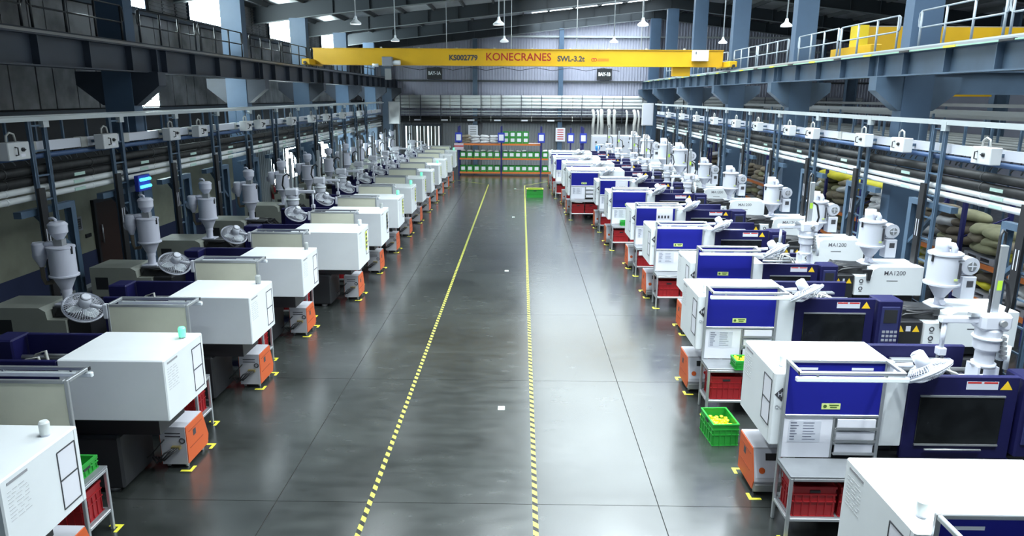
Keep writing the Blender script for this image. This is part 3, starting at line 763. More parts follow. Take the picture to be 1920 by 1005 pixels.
# ---------------------------------------------------------------- fan
def fan():
    t = thing('wall_fan', 'x', 'fan')
    obj('bracket', MB().cbox(-.02, .05, -.05, .03, -.12, .10, .012), offwhite, t)
    obj('arm', MB().tube([(-.02, 0, .04), (-.12, .01, .05), (-.22, .02, .06)], .03, 8), offwhite, t)
    nrm = Vector((-.45, .38, -.80)).normalized()
    M = nrm.to_track_quat('Z', 'Y').to_matrix()
    c = Vector((-.34, .06, .06))
    m0 = c-nrm*.17
    obj('motor_housing', MB().cyl(m0, c-nrm*.01, .075, .085, n=14).cyl(m0-nrm*.02, m0, .045, .075, n=14), offwhite, t)
    obj('guard_rim', MB().torus(c+nrm*.06, .27, .016, M, 30, 6), offwhite, t)
    obj('guard_band', MB().cyl(c+nrm*.03, c+nrm*.085, .272, n=30, caps=False).cyl(c+nrm*.085, c+nrm*.03, .262, n=30, caps=False), offwhite, t)
    gw = MB()
    for k in range(44):
        a = 2*PI*k/44; d = M @ Vector((math.cos(a), math.sin(a), 0))
        gw.tube([c-nrm*.01+d*.06, c-nrm*.02+d*.16, c+nrm*.06+d*.27], .0045, 3)
        gw.tube([c+nrm*.14+d*.03, c+nrm*.14+d*.14, c+nrm*.06+d*.27], .0045, 3)
    for R, h in ((.1, -.015), (.16, -.02), (.2, .02)): gw.torus(c+nrm*h, R, .003, M, 24, 3)
    obj('wire_guard', gw, offwhite, t)
    for k in range(3):
        bl = MB(); P = []
        for i in range(7):
            r = .04+.19*i/6; wdt = .05+.075*math.sin(PI*min(1, (i+.6)/6.3))
            for s in (-1, 1):
                a = 2*PI*k/3+s*wdt/max(r, .06)*.75
                P.append(c+M @ Vector((r*math.cos(a), r*math.sin(a), .06+s*.018)))
        F = [(2*i, 2*i+1, 2*i+3, 2*i+2) for i in range(6)]
        P += [p+nrm*.004 for p in P]; F += [tuple(14+q for q in f[::-1]) for f in F]
        bl.add(P, F, True); obj('fan_blade', bl, tubew, t)
    obj('hub', MB().cyl(c+nrm*.0, c+nrm*.10, .035, n=12), offwhite, t)
    return t
# ---------------------------------------------------------------- temperature control cart; +x face orange, rear at y=0, control face at y=L
def cart():
    t = thing('temperature_control_unit', 'x', 'control unit')
    w, L, h, z0 = .37, .64, .62, .07
    prof = [(0, z0), (L-.03, z0), (L, z0+.10), (L-.10, z0+.28) if False else (L+.02, z0+.14), (L-.12, h), (0, h)]
    obj('body', MB().prism(prof, 0, -w+.012, -.012), cartgrey, t)
    pp = [(.01, z0+.01), (L-.035, z0+.01), (L+.01, z0+.14), (L-.125, h-.01), (.01, h-.01)]
    sp = obj('side_panel', MB().prism(pp, 0, -.012, 0), orange, t, 'orange side panel'); obj('side_panel', MB().prism(pp, 0, -w, -w+.012), orange, t, 'orange side panel')
    for z_ in (h-.11, z0+.20): obj('panel_groove', MB().box(0, .004, .08, L-.16, z_, z_+.011), mat('orange_dark', (.30, .05, .010), .5), sp)
    obj('side_label', MB().box(0, .003, .20, .28, .40, .49), ink, sp)
    # sloping control face at y=L
    n = Vector((0, h-z0-.14, .14)).normalized()
    dz = Vector((0, -.14, h-z0-.14)).normalized()
    base = Vector((0, L+.02, z0+.14))
    def on(x0, x1, s0, s1, th=.004, e=0.0):
        P = [base+dz*s+Vector((x, 0, 0))+n*(e+tt) for tt in (0, th) for x, s in ((x0, s0), (x1, s0), (x1, s1), (x0, s1))]
        return MB().add(P, [(3,2,1,0),(4,5,6,7),(0,1,5,4),(1,2,6,5),(2,3,7,6),(3,0,4,7)])
    fp = obj('front_panel', on(-.03, -w+.03, .05, .41), offwhite, t)
    obj('display', on(-.16, -w+.05, .27, .36, .006, .004), blackp, fp)
    ctr = base+dz*.14+Vector((-.11, 0, 0))+n*.004
    obj('round_badge', MB().cyl(ctr, ctr+n*.005, .04, n=14), orange, fp)
    c2 = base+dz*.16+Vector((-w+.07, 0, 0))+n*.004
    obj('main_switch', MB().cyl(c2, c2+n*.03, .025, n=10), redink, fp)
    obj('drip_tray', MB().cbox(-.02, -w+.02, L-.02, L+.03, z0, z0+.10, .006), alud, t)
    # rear
    vt = MB()
    for q in range(2): vt.box(-.08, -w+.08, -.003, 0, h-.10-.045*q, h-.085-.045*q)
    obj('rear_vent', vt, ink, t)
    obj('pressure_gauge', MB().torus((-.06, -.004, h-.20), .035, .008, Matrix.Rotation(PI/2, 3, 'X'), 14, 4), blackp, t)
    obj('manifold', MB().box(-.08, -.20, -.05, 0, h-.31, h-.27), mat('brass', (.45, .36, .15), .4, metal=.7), t)
    hs = MB()
    for q in range(3): hs.tube([(-.10-.03*q, -.05, h-.29), (-.16-.05*q, -.12, h-.33), (-.26-.05*q, -.14, h-.42-.02*q), (-.38-.04*q, -.05, .2)], .013)
    obj('hoses', hs, black, t)
    obj('power_cable', MB().tube([(-.30, -.01, h-.18), (-.36, -.04, h-.25), (-.42, -.05, .3), (-.6, -.06, .12), (-.8, .05, .2), (-1.0, .1, .55)], .01), black, t)
    for x in (-.06, -w+.06):
        for y in (.08, L-.1):
            obj('caster', MB().cyl((x-.015, y, .035), (x+.015, y, .035), .035, n=12).box(x-.02, x+.02, y-.02, y+.02, .05, z0), alud, t)
    return t
# ---------------------------------------------------------------- crates
def crate(w, d, h, m, label=False, rib=True, handle=True):
    t = thing('plastic_crate', 'x', 'crate'); th = .012
    b = MB().box(-w/2+.01, w/2-.01, -d/2+.01, d/2-.01, 0, .012)
    b.box(-w/2+.01, w/2-.01, -d/2+.01, -d/2+.01+th, .012, h-.02).box(-w/2+.01, w/2-.01, d/2-.01-th, d/2-.01, .012, h-.02)
    b.box(-w/2+.01, -w/2+.01+th, -d/2+.022, d/2-.022, .012, h-.02).box(w/2-.01-th, w/2-.01, -d/2+.022, d/2-.022, .012, h-.02)
    obj('body', b, m, t)
    obj('rim', MB().box(-w/2, w/2, -d/2, -d/2+.025, h-.025, h).box(-w/2, w/2, d/2-.025, d/2, h-.025, h).box(-w/2, -w/2+.025, -d/2+.025, d/2-.025, h-.025, h).box(w/2-.025, w/2, -d/2+.025, d/2-.025, h-.025, h), m, t)
    if rib:
        r = MB()
        r.box(-w/2, w/2, -d/2, d/2, 0, .01)
        for z in (h*.48, h*.72): r.box(-w/2, w/2, -d/2, -d/2+.012, z, z+.014).box(-w/2, w/2, d/2-.012, d/2, z, z+.014).box(-w/2, -w/2+.012, -d/2+.012, d/2-.012, z, z+.014).box(w/2-.012, w/2, -d/2+.012, d/2-.012, z, z+.014)
        for i in range(6):
            x = -w/2+.03+(w-.06)*i/5; r.box(x-.006, x+.006, -d/2, -d/2+.011, .01, h*.72).box(x-.006, x+.006, d/2-.011, d/2, .01, h*.72)
        for i in range(5):
            y = -d/2+.03+(d-.06)*i/4; r.box(-w/2, -w/2+.011, y-.006, y+.006, .01, h*.72).box(w/2-.011, w/2, y-.006, y+.006, .01, h*.72)
        obj('ribs', r, m, t)
    if handle:
        obj('hand_hole', MB().box(-.06, .06, -d/2-.001, -d/2+.011, h-.075, h-.045).box(-.06, .06, d/2-.011, d/2+.001, h-.075, h-.045), blackp, t)
    if label: obj('crate_label', MB().box(-w*.31, w*.31, -d/2-.004, -d/2-.001, h*.28, h*.84), paper, t)
    return t
def pellets(name, w, d, h, m, lab, loc, seed=1, cnt=60):
    rr = random.Random(seed); mb = MB()
    for i in range(cnt):
        x, y = rr.uniform(-w/2, w/2), rr.uniform(-d/2, d/2); z = h*rr.uniform(.3, 1)
        mb.sphere((x, y, z), .022, 5, 4, (rr.uniform(.7, 1.7), rr.uniform(.7, 1.7), .7))
    mb.box(-w/2, w/2, -d/2, d/2, 0, h*.4)
    o = obj(name, mb, m, loc=loc); tag(o, lab, 'moulded parts'); o['kind'] = 'stuff'
    return o

# ================================================================== PLACE THE STATIONS
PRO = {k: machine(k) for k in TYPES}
POOL = {k: Pool(v) for k, v in PRO.items()}
HB, HS, RB = Pool(hopper_big()), Pool(hopper_small()), Pool(robot())
BN = [Pool(bench(0)), Pool(bench(1))]
FN, CT = Pool(fan()), Pool(cart())
RC = Pool(crate(.50, .38, .38, red)); GC = Pool(crate(.42, .30, .15, brightgreen)); GT = crate(.60, .40, .34, brightgreen)
def lmark(x, y, sx, sy, lab, grp):
    mb = MB(); a, b = .16, .045
    mb.prism([(0, 0), (sx*a, 0), (sx*a, sy*b), (sx*b, sy*b), (sx*b, sy*a), (0, sy*a)] if sx*sy > 0 else [(0, 0), (0, sy*a), (sx*b, sy*a), (sx*b, sy*b), (sx*a, sy*b), (sx*a, 0)], 2, 0, .002)
    tag(obj('floor_mark', mb, tapey, loc=(x, y, 0)), lab, 'floor mark', grp)
def station(side, i, n, tp, xf, yn, lit, hop, rob, bdoc=0, cy=.1, nm=None, fanx=True):
    """xf: aisle face, yn: y of the service side; side 'left'/'right'"""
    T = TYPES[tp]; D = T['D']; root = PRO[tp]; R = 0 if side == 'left' else PI; s = 1 if side == 'left' else -1
    o_ = ORD[i]; loc = (xf, yn, 0)
    w = lambda x, y, z: (xf+s*x, yn+s*y, z)
    fc = 'from the camera'; rw = side+'-row'
    bo = D+.02+(.62 if side == 'left' else 0); bx = -.47 if side == 'left' else -.1
    m = POOL[tp].put(loc, R, 'white and navy injection moulding machine, %s %s in the %s row' % (o_, fc, side), 'moulding machines in the %s row' % side)
    beacon(m, D, T['zt'], lit)
    hopper = (HB if hop == 'B' else HS).put(w(-m['hop'], D*.5, m['zi']-.02), R, 'white hopper dryer above the %s %s machine %s' % (o_, rw, fc), 'hopper dryers of the %s row' % side)
    hs = (1 if hop == 'S' else .88)*(1.25 if tp == 'B' else 1); hopper.scale = (hs, hs, hs)
    if rob: RB.put(w(-m['rob'], D*.5, 1.55), R, 'white picker robot on the %s %s machine %s' % (o_, rw, fc), 'picker robots of the %s row' % side)
    BN[bdoc].put(w(bx, bo, 0), R, 'aluminium inspection bench with tall board, %s %s in the %s row' % (o_, fc, side), 'inspection benches of the %s row' % side)
    if fanx: FN.put(w(bx-1.18-.03, bo+.04, 1.96), R, 'white fan on the post of the %s %s bench %s' % (o_, rw, fc), 'fans of the %s row' % side)
    cx = -.22 if side == 'left' else -.02
    CT.put(w(cx, cy, 0), R, 'orange and grey temperature unit under the %s %s machine %s' % (o_, rw, fc), 'temperature control units of the %s row' % side)
    for q, (x, y) in enumerate(((bx-.32, bo+.24), (bx-.86, bo+.24))):
        RC.put(w(x, y, .279), R, 'red crate at the %s end of the %s %s bench %s' % (('aisle', 'inner')[q], o_, rw, fc), 'red crates of the %s row' % side)
    for q, (x, y, sx, sy, nmk) in enumerate(((cx+.06, cy-.07, -1, 1, 'service-side tape corner at the %s %s cart'), (cx+.06, cy+.74, -1, -1, 'operator-side tape corner at the %s %s cart'), (bx+.06, bo+.55, -1, -1, 'tape corner at the %s %s bench'))):
        p = w(x, y, 0); lmark(p[0], p[1], s*sx, s*sy, 'yellow '+nmk % (o_, rw)+' '+fc, 'yellow floor corners of the %s row' % side)
    return m
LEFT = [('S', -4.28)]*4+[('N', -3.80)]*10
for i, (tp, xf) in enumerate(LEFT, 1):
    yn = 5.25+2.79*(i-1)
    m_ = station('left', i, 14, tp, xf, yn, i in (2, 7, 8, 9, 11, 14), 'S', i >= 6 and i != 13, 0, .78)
    if i in (5, 6):
        ps = obj('safety_poster', MB().box(.007, .010, .74, .93, 1.28, 1.74), mat('lime_poster', (.62, .68, .08), .5) if i == 5 else paper, m_)
        mk = MB()
        for q in range(4): mk.box(.010, .012, .77, .90, 1.33+q*.1, 1.39+q*.1)
        obj('poster_print', mk, ink, ps)
RIGHT = [('M', 2.95, 5.88), ('M', 3.0, 9.03), ('M', 2.90, 12.33), ('Q', 3.5, 15.5), ('M', 3.2, 18.4), ('M', 3.2, 21.6), ('M', 2.95, 25.1), ('M', 2.88, 28.35),
         ('B', 1.97, 31.5), ('B', 1.95, 34.7), ('B', 1.65, 37.9), ('B', 1.55, 41.3)]
for i, (tp, xf, yn) in enumerate(RIGHT, 1):
    station('right', i, 12, tp, xf, yn, False, 'B', i in (2, 4, 7, 8, 9, 10, 11, 12), 1 if i in (6, 8) else 0, .06)

# green trays, crates and parts
g1 = GC.put((3.62, 10.78, .816), 0, 'bright green tray of yellow parts on the third right bench', 'green trays')
pellets('yellow_parts', .36, .24, .13, yellowparts, 'small yellow moulded parts heaped in the green bench tray', (3.62, 10.78, .83), 2, 90)
GC.put((3.55, 23.68, .816), 0, 'small green tray on the seventh right bench', 'green trays')
GC.put((-4.98, 7.2, .816), PI/2, 'green tray on the nearest left bench', 'green trays')
tag(GT, 'green ribbed crate standing on the floor beside the third right machine', 'crate', 'green floor crates'); GT.location = (3.03, 9.98, 0); GT.rotation_euler[2] = PI/2+.06
pellets('yellow_parts', .24, .34, .1, yellowparts, 'yellow moulded parts in a bag in the green floor crate', (3.03, 9.92, .2), 4, 60)
GT2 = crate(.60, .40, .34, green); tag(GT2, 'dark green crate with yellow rim alone on the aisle floor far away', 'crate', 'green floor crates')
GT2.location = (.72, 36.3, 0); GT2.scale = (1.4, 1.2, 1.2)
obj('rim_cover', MB().box(-.31, .31, -.21, -.16, .342, .36).box(-.31, .31, .16, .21, .342, .36).box(-.31, -.26, -.16, .16, .342, .36).box(.26, .31, -.16, .16, .342, .36), mat('lime_rim', (.5, .6, .05), .5), GT2)
# ================================================================== PIPE RACKS ON BOTH SIDES
def lattice_post(h):
    t = thing('lattice_post', 'x', 'pipe support'); g = .42
    for y in (0, g):
        obj('post_leg', MB().box(-.035, .035, y-.02, y+.02, 0, h).box(-.035, -.025, y-.045, y+.045, 0, h), lattice, t)
    for k in range(10): obj('rung', MB().box(-.02, .02, .02, g-.02, .35+k*.45, .38+k*.45), lattice, t)
    obj('cable_duct', MB().box(-.09, -.037, g-.09, g+.09, .2, 3.3), black, t)
    obj('duct_labels', MB().box(-.093, -.09, g-.05, g-.03, 2.2, 2.55).box(-.093, -.09, g+.03, g+.05, 2.2, 2.55), offwhite, t)
    obj('cap_plate', MB().box(-.07, .02, -.07, .09, h-.12, h+.06), galv, t)
    obj('base_plate', MB().box(-.12, .12, -.1, g+.1, 0, .015), lattice, t)
    return t
def brace_frame():
    t = thing('braced_stand', 'x', 'steel stand')
    obj('post', MB().box(-.07, .07, -.006, .006, 0, 2.8).box(-.075, -.065, -.07, .07, 0, 2.8).box(.065, .075, -.07, .07, 0, 2.8), lattice, t)
    obj('arm', MB().box(-.07, .07, -1.5, .08, 2.8, 2.92), lattice, t)
    obj('diagonal_brace', MB().bar((0, -.05, 1.95), (0, -1.0, 2.8), .09, .07), lattice, t)
    obj('base_plate', MB().box(-.12, .12, -.12, .12, 0, .015), lattice, t)
    return t
def switch_box():
    t = thing('switch_box', 'x', 'switch box')
    obj('enclosure', MB().cbox(-.16, .04, -.27, .27, -.15, .15, .012), boxgrey, t)
    obj('handle', MB().tube([(-.16, .1, -.07), (-.21, .1, -.06), (-.21, .1, .06), (-.16, .1, .07)], .012), blackp, t)
    obj('rotary_switch', MB().cyl((-.16, -.08, .02), (-.19, -.08, .02), .035, n=12).box(-.215, -.19, -.1, -.06, .01, .03), blackp, t)
    obj('cable_loop', MB().tube([(-.06, .15, .15), (-.06, .14, .26), (-.06, .05, .31), (-.06, -.05, .28), (-.06, -.08, .15)], .018), hosegrey, t)
    obj('mounting_arm', MB().box(.04, .26, -.03, .03, -.03, .03), lattice, t)
    obj('warning_tag', MB().box(-.163, -.16, -.14, -.02, -.1, -.05), paper, t)
    return t
LP, BF, SB = Pool(lattice_post(4.5)), Pool(brace_frame()), Pool(switch_box())
def piperack(side, x, ys, z0, yend, yb):
    # local boxes face -x for the right rack; rotate by pi for the left rack
    s = 1 if side == 'right' else -1; R = 0 if s > 0 else PI
    for i, y in enumerate(ys):
        LP.put((x, y if s > 0 else y+.42, 0), R, 'blue lattice post of the %s pipe rack, %s from the camera' % (side, ORD[i+1]), 'lattice posts of the %s pipe rack' % side)
        BF.put((x+s*.12, y+1.05, 0), 0, 'blue braced post with arm on the %s side, %s from the camera' % (side, ORD[i+1]), 'braced pipe frames on the %s side' % side)
    bx = []
    for i in range(len(yb)): bx.append(yb[i])
    for i, y in enumerate(bx):
        SB.put((x-s*.14, y, 4.03), R, 'grey switch box with handle on the %s cable tray, %s from the camera' % (side, ORD[i+1]), 'switch boxes of the %s tray' % side)
    y0 = 9.0
    def run(name, lab, cat, mb, m): return tag(obj(name, mb, m), lab, cat)
    run('cable_tray', 'pale steel channel along the top of the %s pipe rack' % side, 'cable tray', MB().box(x-.06, x+.10, y0, yend, 4.5, 4.575).box(x-.06, x-.04, y0, yend, 4.575, 4.60), galv)
    tr = thing('busbar_trunking', 'white busbar trunking behind the switch boxes of the %s rack' % side, 'trunking', (x+s*.16, 0, 4.03))
    obj('trunking_body', MB().box(-.06, .06, y0, yend, -.09, .09), offwhite, tr)
    k = y0+.8
    while k < yend: obj('trunking_joint', MB().box(-.075, .075, k, k+.22, -.10, .10), hosegrey, tr); k += 1.6
    hang = thing('tray_hangers', 'row of short blue hangers under the %s channel' % side, 'hangers', (x+s*.2, 0, 4.5))
    k = y0+.4
    while k < yend: obj('hanger', MB().box(-.02, .02, k, k+.04, -.5, 0), lattice, hang); k += .8
    run('steel_tube', 'blue steel tube under the trunking on the %s rack' % side, 'tube', MB().cyl((x+s*.1, y0, 3.86), (x+s*.1, yend, 3.86), .05, n=10), mat('tube_blue', (.05, .10, .22), .4))
    for nm, z, r, m, c in (('upper black lagged', 3.61, .085, pipeb, 1), ('lower black lagged', 3.42, .085, pipeb, 1), ('upper white', 3.27, .058, pipew, 0), ('lower white', 3.12, .058, pipew, 0)):
        t = thing('pipe_run', '%s pipe along the %s pipe rack' % (nm, side), 'pipe', (x+s*.145, 0, z))
        obj('pipe', MB().cyl((0, y0, 0), (0, yend, 0), r, n=12), m, t)
        for y in ys:
            obj('pipe_clamp', MB().cyl((0, y+.5, 0), (0, y+.62, 0), r+.012, n=10), m if c else hosegrey, t)
            obj('pipe_joint', MB().cyl((0, y+1.9, 0), (0, y+1.94, 0), r+.008, n=10), m, t)
            if (nm != 'upper black lagged'): obj('pipe_label', MB().box(-s*(r+.006), -s*(r-.01), y+1.25, y+1.6, -.03, .03), mat('mint_label', (.45, .62, .55), .5), t)
    # tangle of cables hanging behind the pipes
    rr = random.Random(3); mb = MB(); k = y0
    while k < yend:
        a = rr.uniform(.1, .35)
        mb.tube([(x+s*.2, k, 4.0), (x+s*(.2+rr.uniform(-.03, .03)), k+a*.3, 3.85), (x+s*.22, k+a, 3.78), (x+s*.22, k+a*1.2, 3.72)], .014, 4)
        k += rr.uniform(.12, .3)
    o = obj('hanging_cables', mb, mat('cable_grey', (.10, .11, .12), .6)); tag(o, 'tangle of grey cables drooping behind the %s pipes' % side, 'cables'); o['kind'] = 'stuff'
piperack('right', 8.42, [11.4+3.1*i for i in range(11)], 0, 46.0, [12.85, 15.75, 17.5, 20.6, 22.4, 25.4, 28.0, 31.2, 34.4, 37.6, 41.0])
piperack('left', -8.85, [10.37+2.57*i for i in range(13)], 0, 46.5, [12.2, 15.0, 17.85, 19.45, 22.75, 24.0, 27.3, 30.0, 32.3, 35.2, 38.9])
# distribution cabinets at the far ends of the trays
for x, lab in ((-8.2, 'grey cabinet at the far end of the left cable tray'), (8.1, 'white cabinet at the far end of the right cable tray')):
    t = thing('distribution_cabinet', lab, 'cabinet', (x, 46.9, 0))
    obj('cabinet_body', MB().cbox(-.35, .35, 0, .3, 3.2, 4.6, .01), boxgrey, t); obj('cabinet_door', MB().cbox(-.32, .32, -.02, 0, 3.24, 4.56, .006), offwhite if x > 0 else boxgrey, t)
    obj('cabinet_stand', MB().box(-.3, -.24, .1, .16, 0, 3.2).box(.24, .3, .1, .16, 0, 3.2), lattice, t)

# insect lamp, wall signs, extinguisher on the left wall
t = thing('insect_lamp', 'glowing cyan twin-tube insect lamp mounted by the second left post', 'lamp', (-8.62, 16.2, 2.84))
obj('housing', MB().cbox(-.06, .04, -.26, .26, 0, .36, .01), brightblue, t)
for z in (.10, .26): obj('tube', MB().cyl((.06, -.21, z), (.06, .21, z), .035, n=10), cyan, t)
obj('bracket', MB().box(-.2, -.06, -.02, .02, .15, .2), blackp, t)
t = thing('wall_sign', 'small black sign in a grey frame on the cream wall', 'sign', (XL+.012, 17.95, 1.72))
obj('frame', MB().box(0, .02, -.2, .2, -.18, .18), palletg, t); obj('sign_face', MB().box(.02, .024, -.15, .15, -.13, .13), ink, t)
mk = MB()
for q in range(4): mk.box(.024, .026, -.11, .11, .075-q*.06, .09-q*.06)
obj('sign_lettering', mk, mat('dim_ink', (.2, .2, .2), .6), t)
tag(obj('wall_plate', MB().cbox(XL+.0, XL+.03, 18.25, 18.5, 1.30, 1.40, .006), blackp), 'little black plate on the cream wall next to the brown door', 'plate')
t = thing('fire_extinguisher', 'red fire extinguisher hung on the grey left wall', 'extinguisher', (XL+.16, 32.3, .35))
obj('cylinder', MB().lathe([(0, 0), (.09, .0), (.1, .03), (.1, .5), (.06, .6), (0, .6)], n=14), red, t); obj('valve', MB().cyl((0, 0, .6), (0, 0, .7), .025, n=8).box(-.02, .1, -.015, .015, .68, .71), blackp, t)
obj('hose', MB().tube([(.05, 0, .66), (.12, 0, .6), (.13, 0, .3)], .014), black, t)

# ================================================================== FAR END: pallet racks with crates and sacks
def sack_mesh(seed, w=.62, d=.40, h=.17):
    rr = random.Random(seed); mb = MB(); n, m = 14, 8; vs = []; F = []
    ph = [rr.uniform(0, 6.28) for _ in range(6)]
    def sp(v, e): return math.copysign(abs(v)**e, v)
    for i in range(m+1):
        t = -PI/2+PI*i/m
        for j in range(n):
            a = 2*PI*j/n
            x = w/2*sp(math.cos(t), .55)*sp(math.cos(a), .5); y = d/2*sp(math.cos(t), .55)*sp(math.sin(a), .5); z = h/2*sp(math.sin(t), .8)
            b = 1+.10*math.sin(3*a+ph[0])+.08*math.sin(5*x*4+ph[1])
            z *= b*(1-.35*(abs(x)/(w/2))**4); z += .02*math.sin(7*x+ph[2])+.015*math.sin(9*y+ph[3])
            vs.append((x+.02*math.sin(8*y+ph[4]), y+.02*math.sin(6*x+ph[5]), z+h/2))
    for i in range(m):
        for j in range(n): F.append((i*n+j, i*n+(j+1) % n, (i+1)*n+(j+1) % n, (i+1)*n+j))
    mb.add(vs, F, True)
    return mb
SACK = {}
def sack(x, y, z, rz, kind, variant, lab, grp, sc=1.0):
    key = (kind, variant)
    if key not in SACK:
        me = sack_mesh(variant).mesh('sack'); me.materials.append(sackm[kind]); SACK[key] = me
    o = bpy.data.objects.new('sack', SACK[key]); COL.objects.link(o); o.location = (x, y, z); o.rotation_euler = (random.uniform(-.06, .06), random.uniform(-.06, .06), rz); o.scale = (sc, sc, sc*1.05)
    return tag(o, lab, 'sack', grp)
RY = 46.3
def rack_upright(x, y, h, m):
    pass
LV = (.12, 1.0, 1.92)
def rack_bay(x0, x1, bi, name):
    t = thing('pallet_rack', 'blue and orange pallet rack at the far end, %s' % name, 'rack', (x0, RY, 0), group='far end pallet racks')
    w = x1-x0
    for x in ((0, w) if bi == 0 else (w,)):
        for y in (0, .95): obj('upright', MB().box(x-.045, x+.045, y-.03, y+.03, 0, 3.1), rackblue, t)
        for k in range(4): obj('upright_brace', MB().bar((x, 0, .3+k*.65), (x, .95, .6+k*.65), .03), rackblue, t)
    for z in (LV if bi < 2 else LV[:2]):
        for y in (-.01, .96): obj('rack_beam', MB().box(.045, w-.045, y-.025, y+.025, z, z+.11), rackorange, t)
        obj('rack_shelf', MB().box(.05, w-.05, .02, .93, z+.07, z+.10), palletg, t)
    return t
bays = [(-4.0, -1.27, 'left bay'), (-1.27, 1.28, 'middle bay'), (1.28, 3.9, 'right bay')]
GCR = crate(.395, .60, .38, green, True, False, False); GP = Pool(GCR)
for bi, (x0, x1, nmb) in enumerate(bays):
    rack_bay(x0, x1, bi, nmb)
    for li, z in enumerate(LV[:2]):
        for k in range(6):
            x = x0+.27+k*(x1-x0-.54)/5
            GP.put((x, RY+.32, z+.112), 0, 'green crate, %s from the left, %s shelf of the %s' % (ORD[k+1], ('bottom', 'middle')[li], nmb), 'green crates in the far racks')
            if li == 1 and not (bi == 1 and k > 3):
                sack(x, RY+.3, z+.475, random.uniform(-.2, .2)+PI/2, 0, k % 3, 'white sack lying on the %s middle-shelf crate of the %s' % (ORD[k+1], nmb), 'sacks on the far rack crates', .75)
    if bi == 0:
        for k in range(4):
            for q in range(3): sack(x0+.45+k*.6, RY+.4, LV[2]+.112+q*.16, random.uniform(-.1, .1), 1 if k == 0 else 0, (k+q) % 4, 'sack in the %s stack, top shelf of the left bay, %s up' % (ORD[k+1], ORD[q+1]), 'sacks on the top far shelf')
    elif bi == 1:
        for q in range(2):
            for k in range(4):
                GP.put((x0+.30+k*.42, RY+.35, LV[2]+.112+q*.362), 0, 'green crate, %s from the left, %s layer on the middle bay top shelf' % (ORD[k+1], ('lower', 'upper')[q]), 'green crates on the top far shelf')
for x, z, lab in ((-3.99, 2.1, 'left'), (-1.27, 2.1, 'second'), (1.28, 2.1, 'third'), (3.15, 2.1, 'fourth'), (3.95, 2.1, 'fifth')):
    t = thing('rack_sign', 'blue sign board with white paper at the far end, %s from the left' % lab, 'sign', (x, RY-.1, z), group='far end post signs')
    obj('sign_board', MB().cbox(-.22, .22, -.02, .02, 0, .62, .005), brightblue, t); obj('sign_paper', MB().box(-.15, .15, -.024, -.02, .12, .50), paper, t)
    obj('sign_post', MB().box(-.05, .05, .025, .06, -z if x > 2 else .62, .95), rackblue, t)
t = thing('rack_notice', 'pinkish notice card under the left blue sign', 'notice', (-3.99, RY-.045, 1.62))
obj('card', MB().box(-.3, .3, -.01, .01, 0, .42), mat('pink_card', (.62, .50, .58), .6), t); obj('card_stripe', MB().box(-.3, .3, -.013, -.01, .2, .28), redink, t)
for x, z, lab, c in ((-3.45, 2.0, 'white notice on the far wall behind the left rack', 0), (2.8, 1.85, 'white poster with red print on the far wall', 1)):
    t = thing('wall_notice', lab, 'notice', (x, YW-.48, z))
    obj('notice_sheet', MB().box(-.34, .34, -.01, .01, 0, .95), paper, t)
    mk = MB()
    for q in range(5): mk.box(-.22, .22, -.013, -.01, .14+q*.16, .2+q*.16)
    obj('notice_print', mk, redink if c else alud, t)
# strip-curtain doorway at far left
d = struct('door_2', MB().box(-8.35, -5.9, YW-.12, YW-.08, 0, 2.85), doorlight, 'bright daylight doorway in the end wall hung with plastic strips')
obj('door_frame', MB().box(-8.5, -8.35, YW-.25, YW-.05, 0, 3.0).box(-5.9, -5.75, YW-.25, YW-.05, 0, 3.0).box(-8.35, -5.9, YW-.25, YW-.05, 2.85, 3.0), girddark, d)
for k in range(9):
    x = -8.2+k*.265
    obj('curtain_strip', MB().box(x-(.12 if k % 3 else .06), x+.12, YW-.2, YW-.19, .02, 2.85), mat('curtain_strip', (.16, .17, .16), .4) if k % 3 != 1 else mat('curtain_strip_dark', (.05, .055, .045), .4), d)

# pipes on the far wall
for i, (z, r, m, lab) in enumerate(((4.92, .115, pipew, 'topmost thick white'), (4.68, .115, pipew, 'second thick white'), (4.45, .115, pipew, 'third thick white'), (4.22, .09, pipew, 'fourth white'), (3.92, .045, galv, 'upper thin grey'), (3.73, .045, galv, 'lower thin grey'), (3.5, .08, pipeb, 'upper black lagged'), (3.3, .08, pipeb, 'lower black lagged'))):
    t = thing('wall_pipe', '%s pipe across the end wall' % lab, 'pipe', (0, YW-.42-.0, z), group='end wall pipes')
    x1 = 24.0 if i < 4 else 8.0
    obj('pipe', MB().cyl((-9.0, 0, 0), (x1, 0, 0), r, n=12), m, t)
    k = -8
    while k < x1: obj('pipe_strap', MB().cyl((k, 0, 0), (k+.05, 0, 0), r+.012, n=10), hosegrey, t); k += 2.9
k = 0
for j in range(23):
    x = -8.6+j*1.43
    tag(obj('pipe_bracket', MB().box(x-.02, x+.02, YW-.6, YW-.54, 3.2, 5.05), girddark), 'vertical dark bracket holding the end wall pipes, %s from the left' % ORD[j+1], 'bracket', 'pipe brackets on the end wall')
for j in range(6):
    x = -7.4+j*1.9
    tag(obj('pipe_tag', MB().box(x-.25, x+.25, YW-.516, YW-.50, 3.25, 3.35), paper), 'white tag plate on the end wall pipes, %s from the left' % ORD[j+1], 'plate', 'tag plates on the end wall')
# bay signs
for x, s_, lab in ((-6.18, 'BAY-1A', 'left'), (5.82, 'BAY-1B', 'right')):
    t = thing('bay_sign', 'black bay sign with white lettering on the end wall, %s one' % lab, 'sign', (x, YW-.2, 6.52), group='bay signs')
    obj('sign_panel', MB().box(-.53, .53, -.02, .02, -.39, .39), blackp, t)
    text(s_, .33, tubew, (0, -.023, .0), t, '-y', .014, 'sign_lettering', .80)

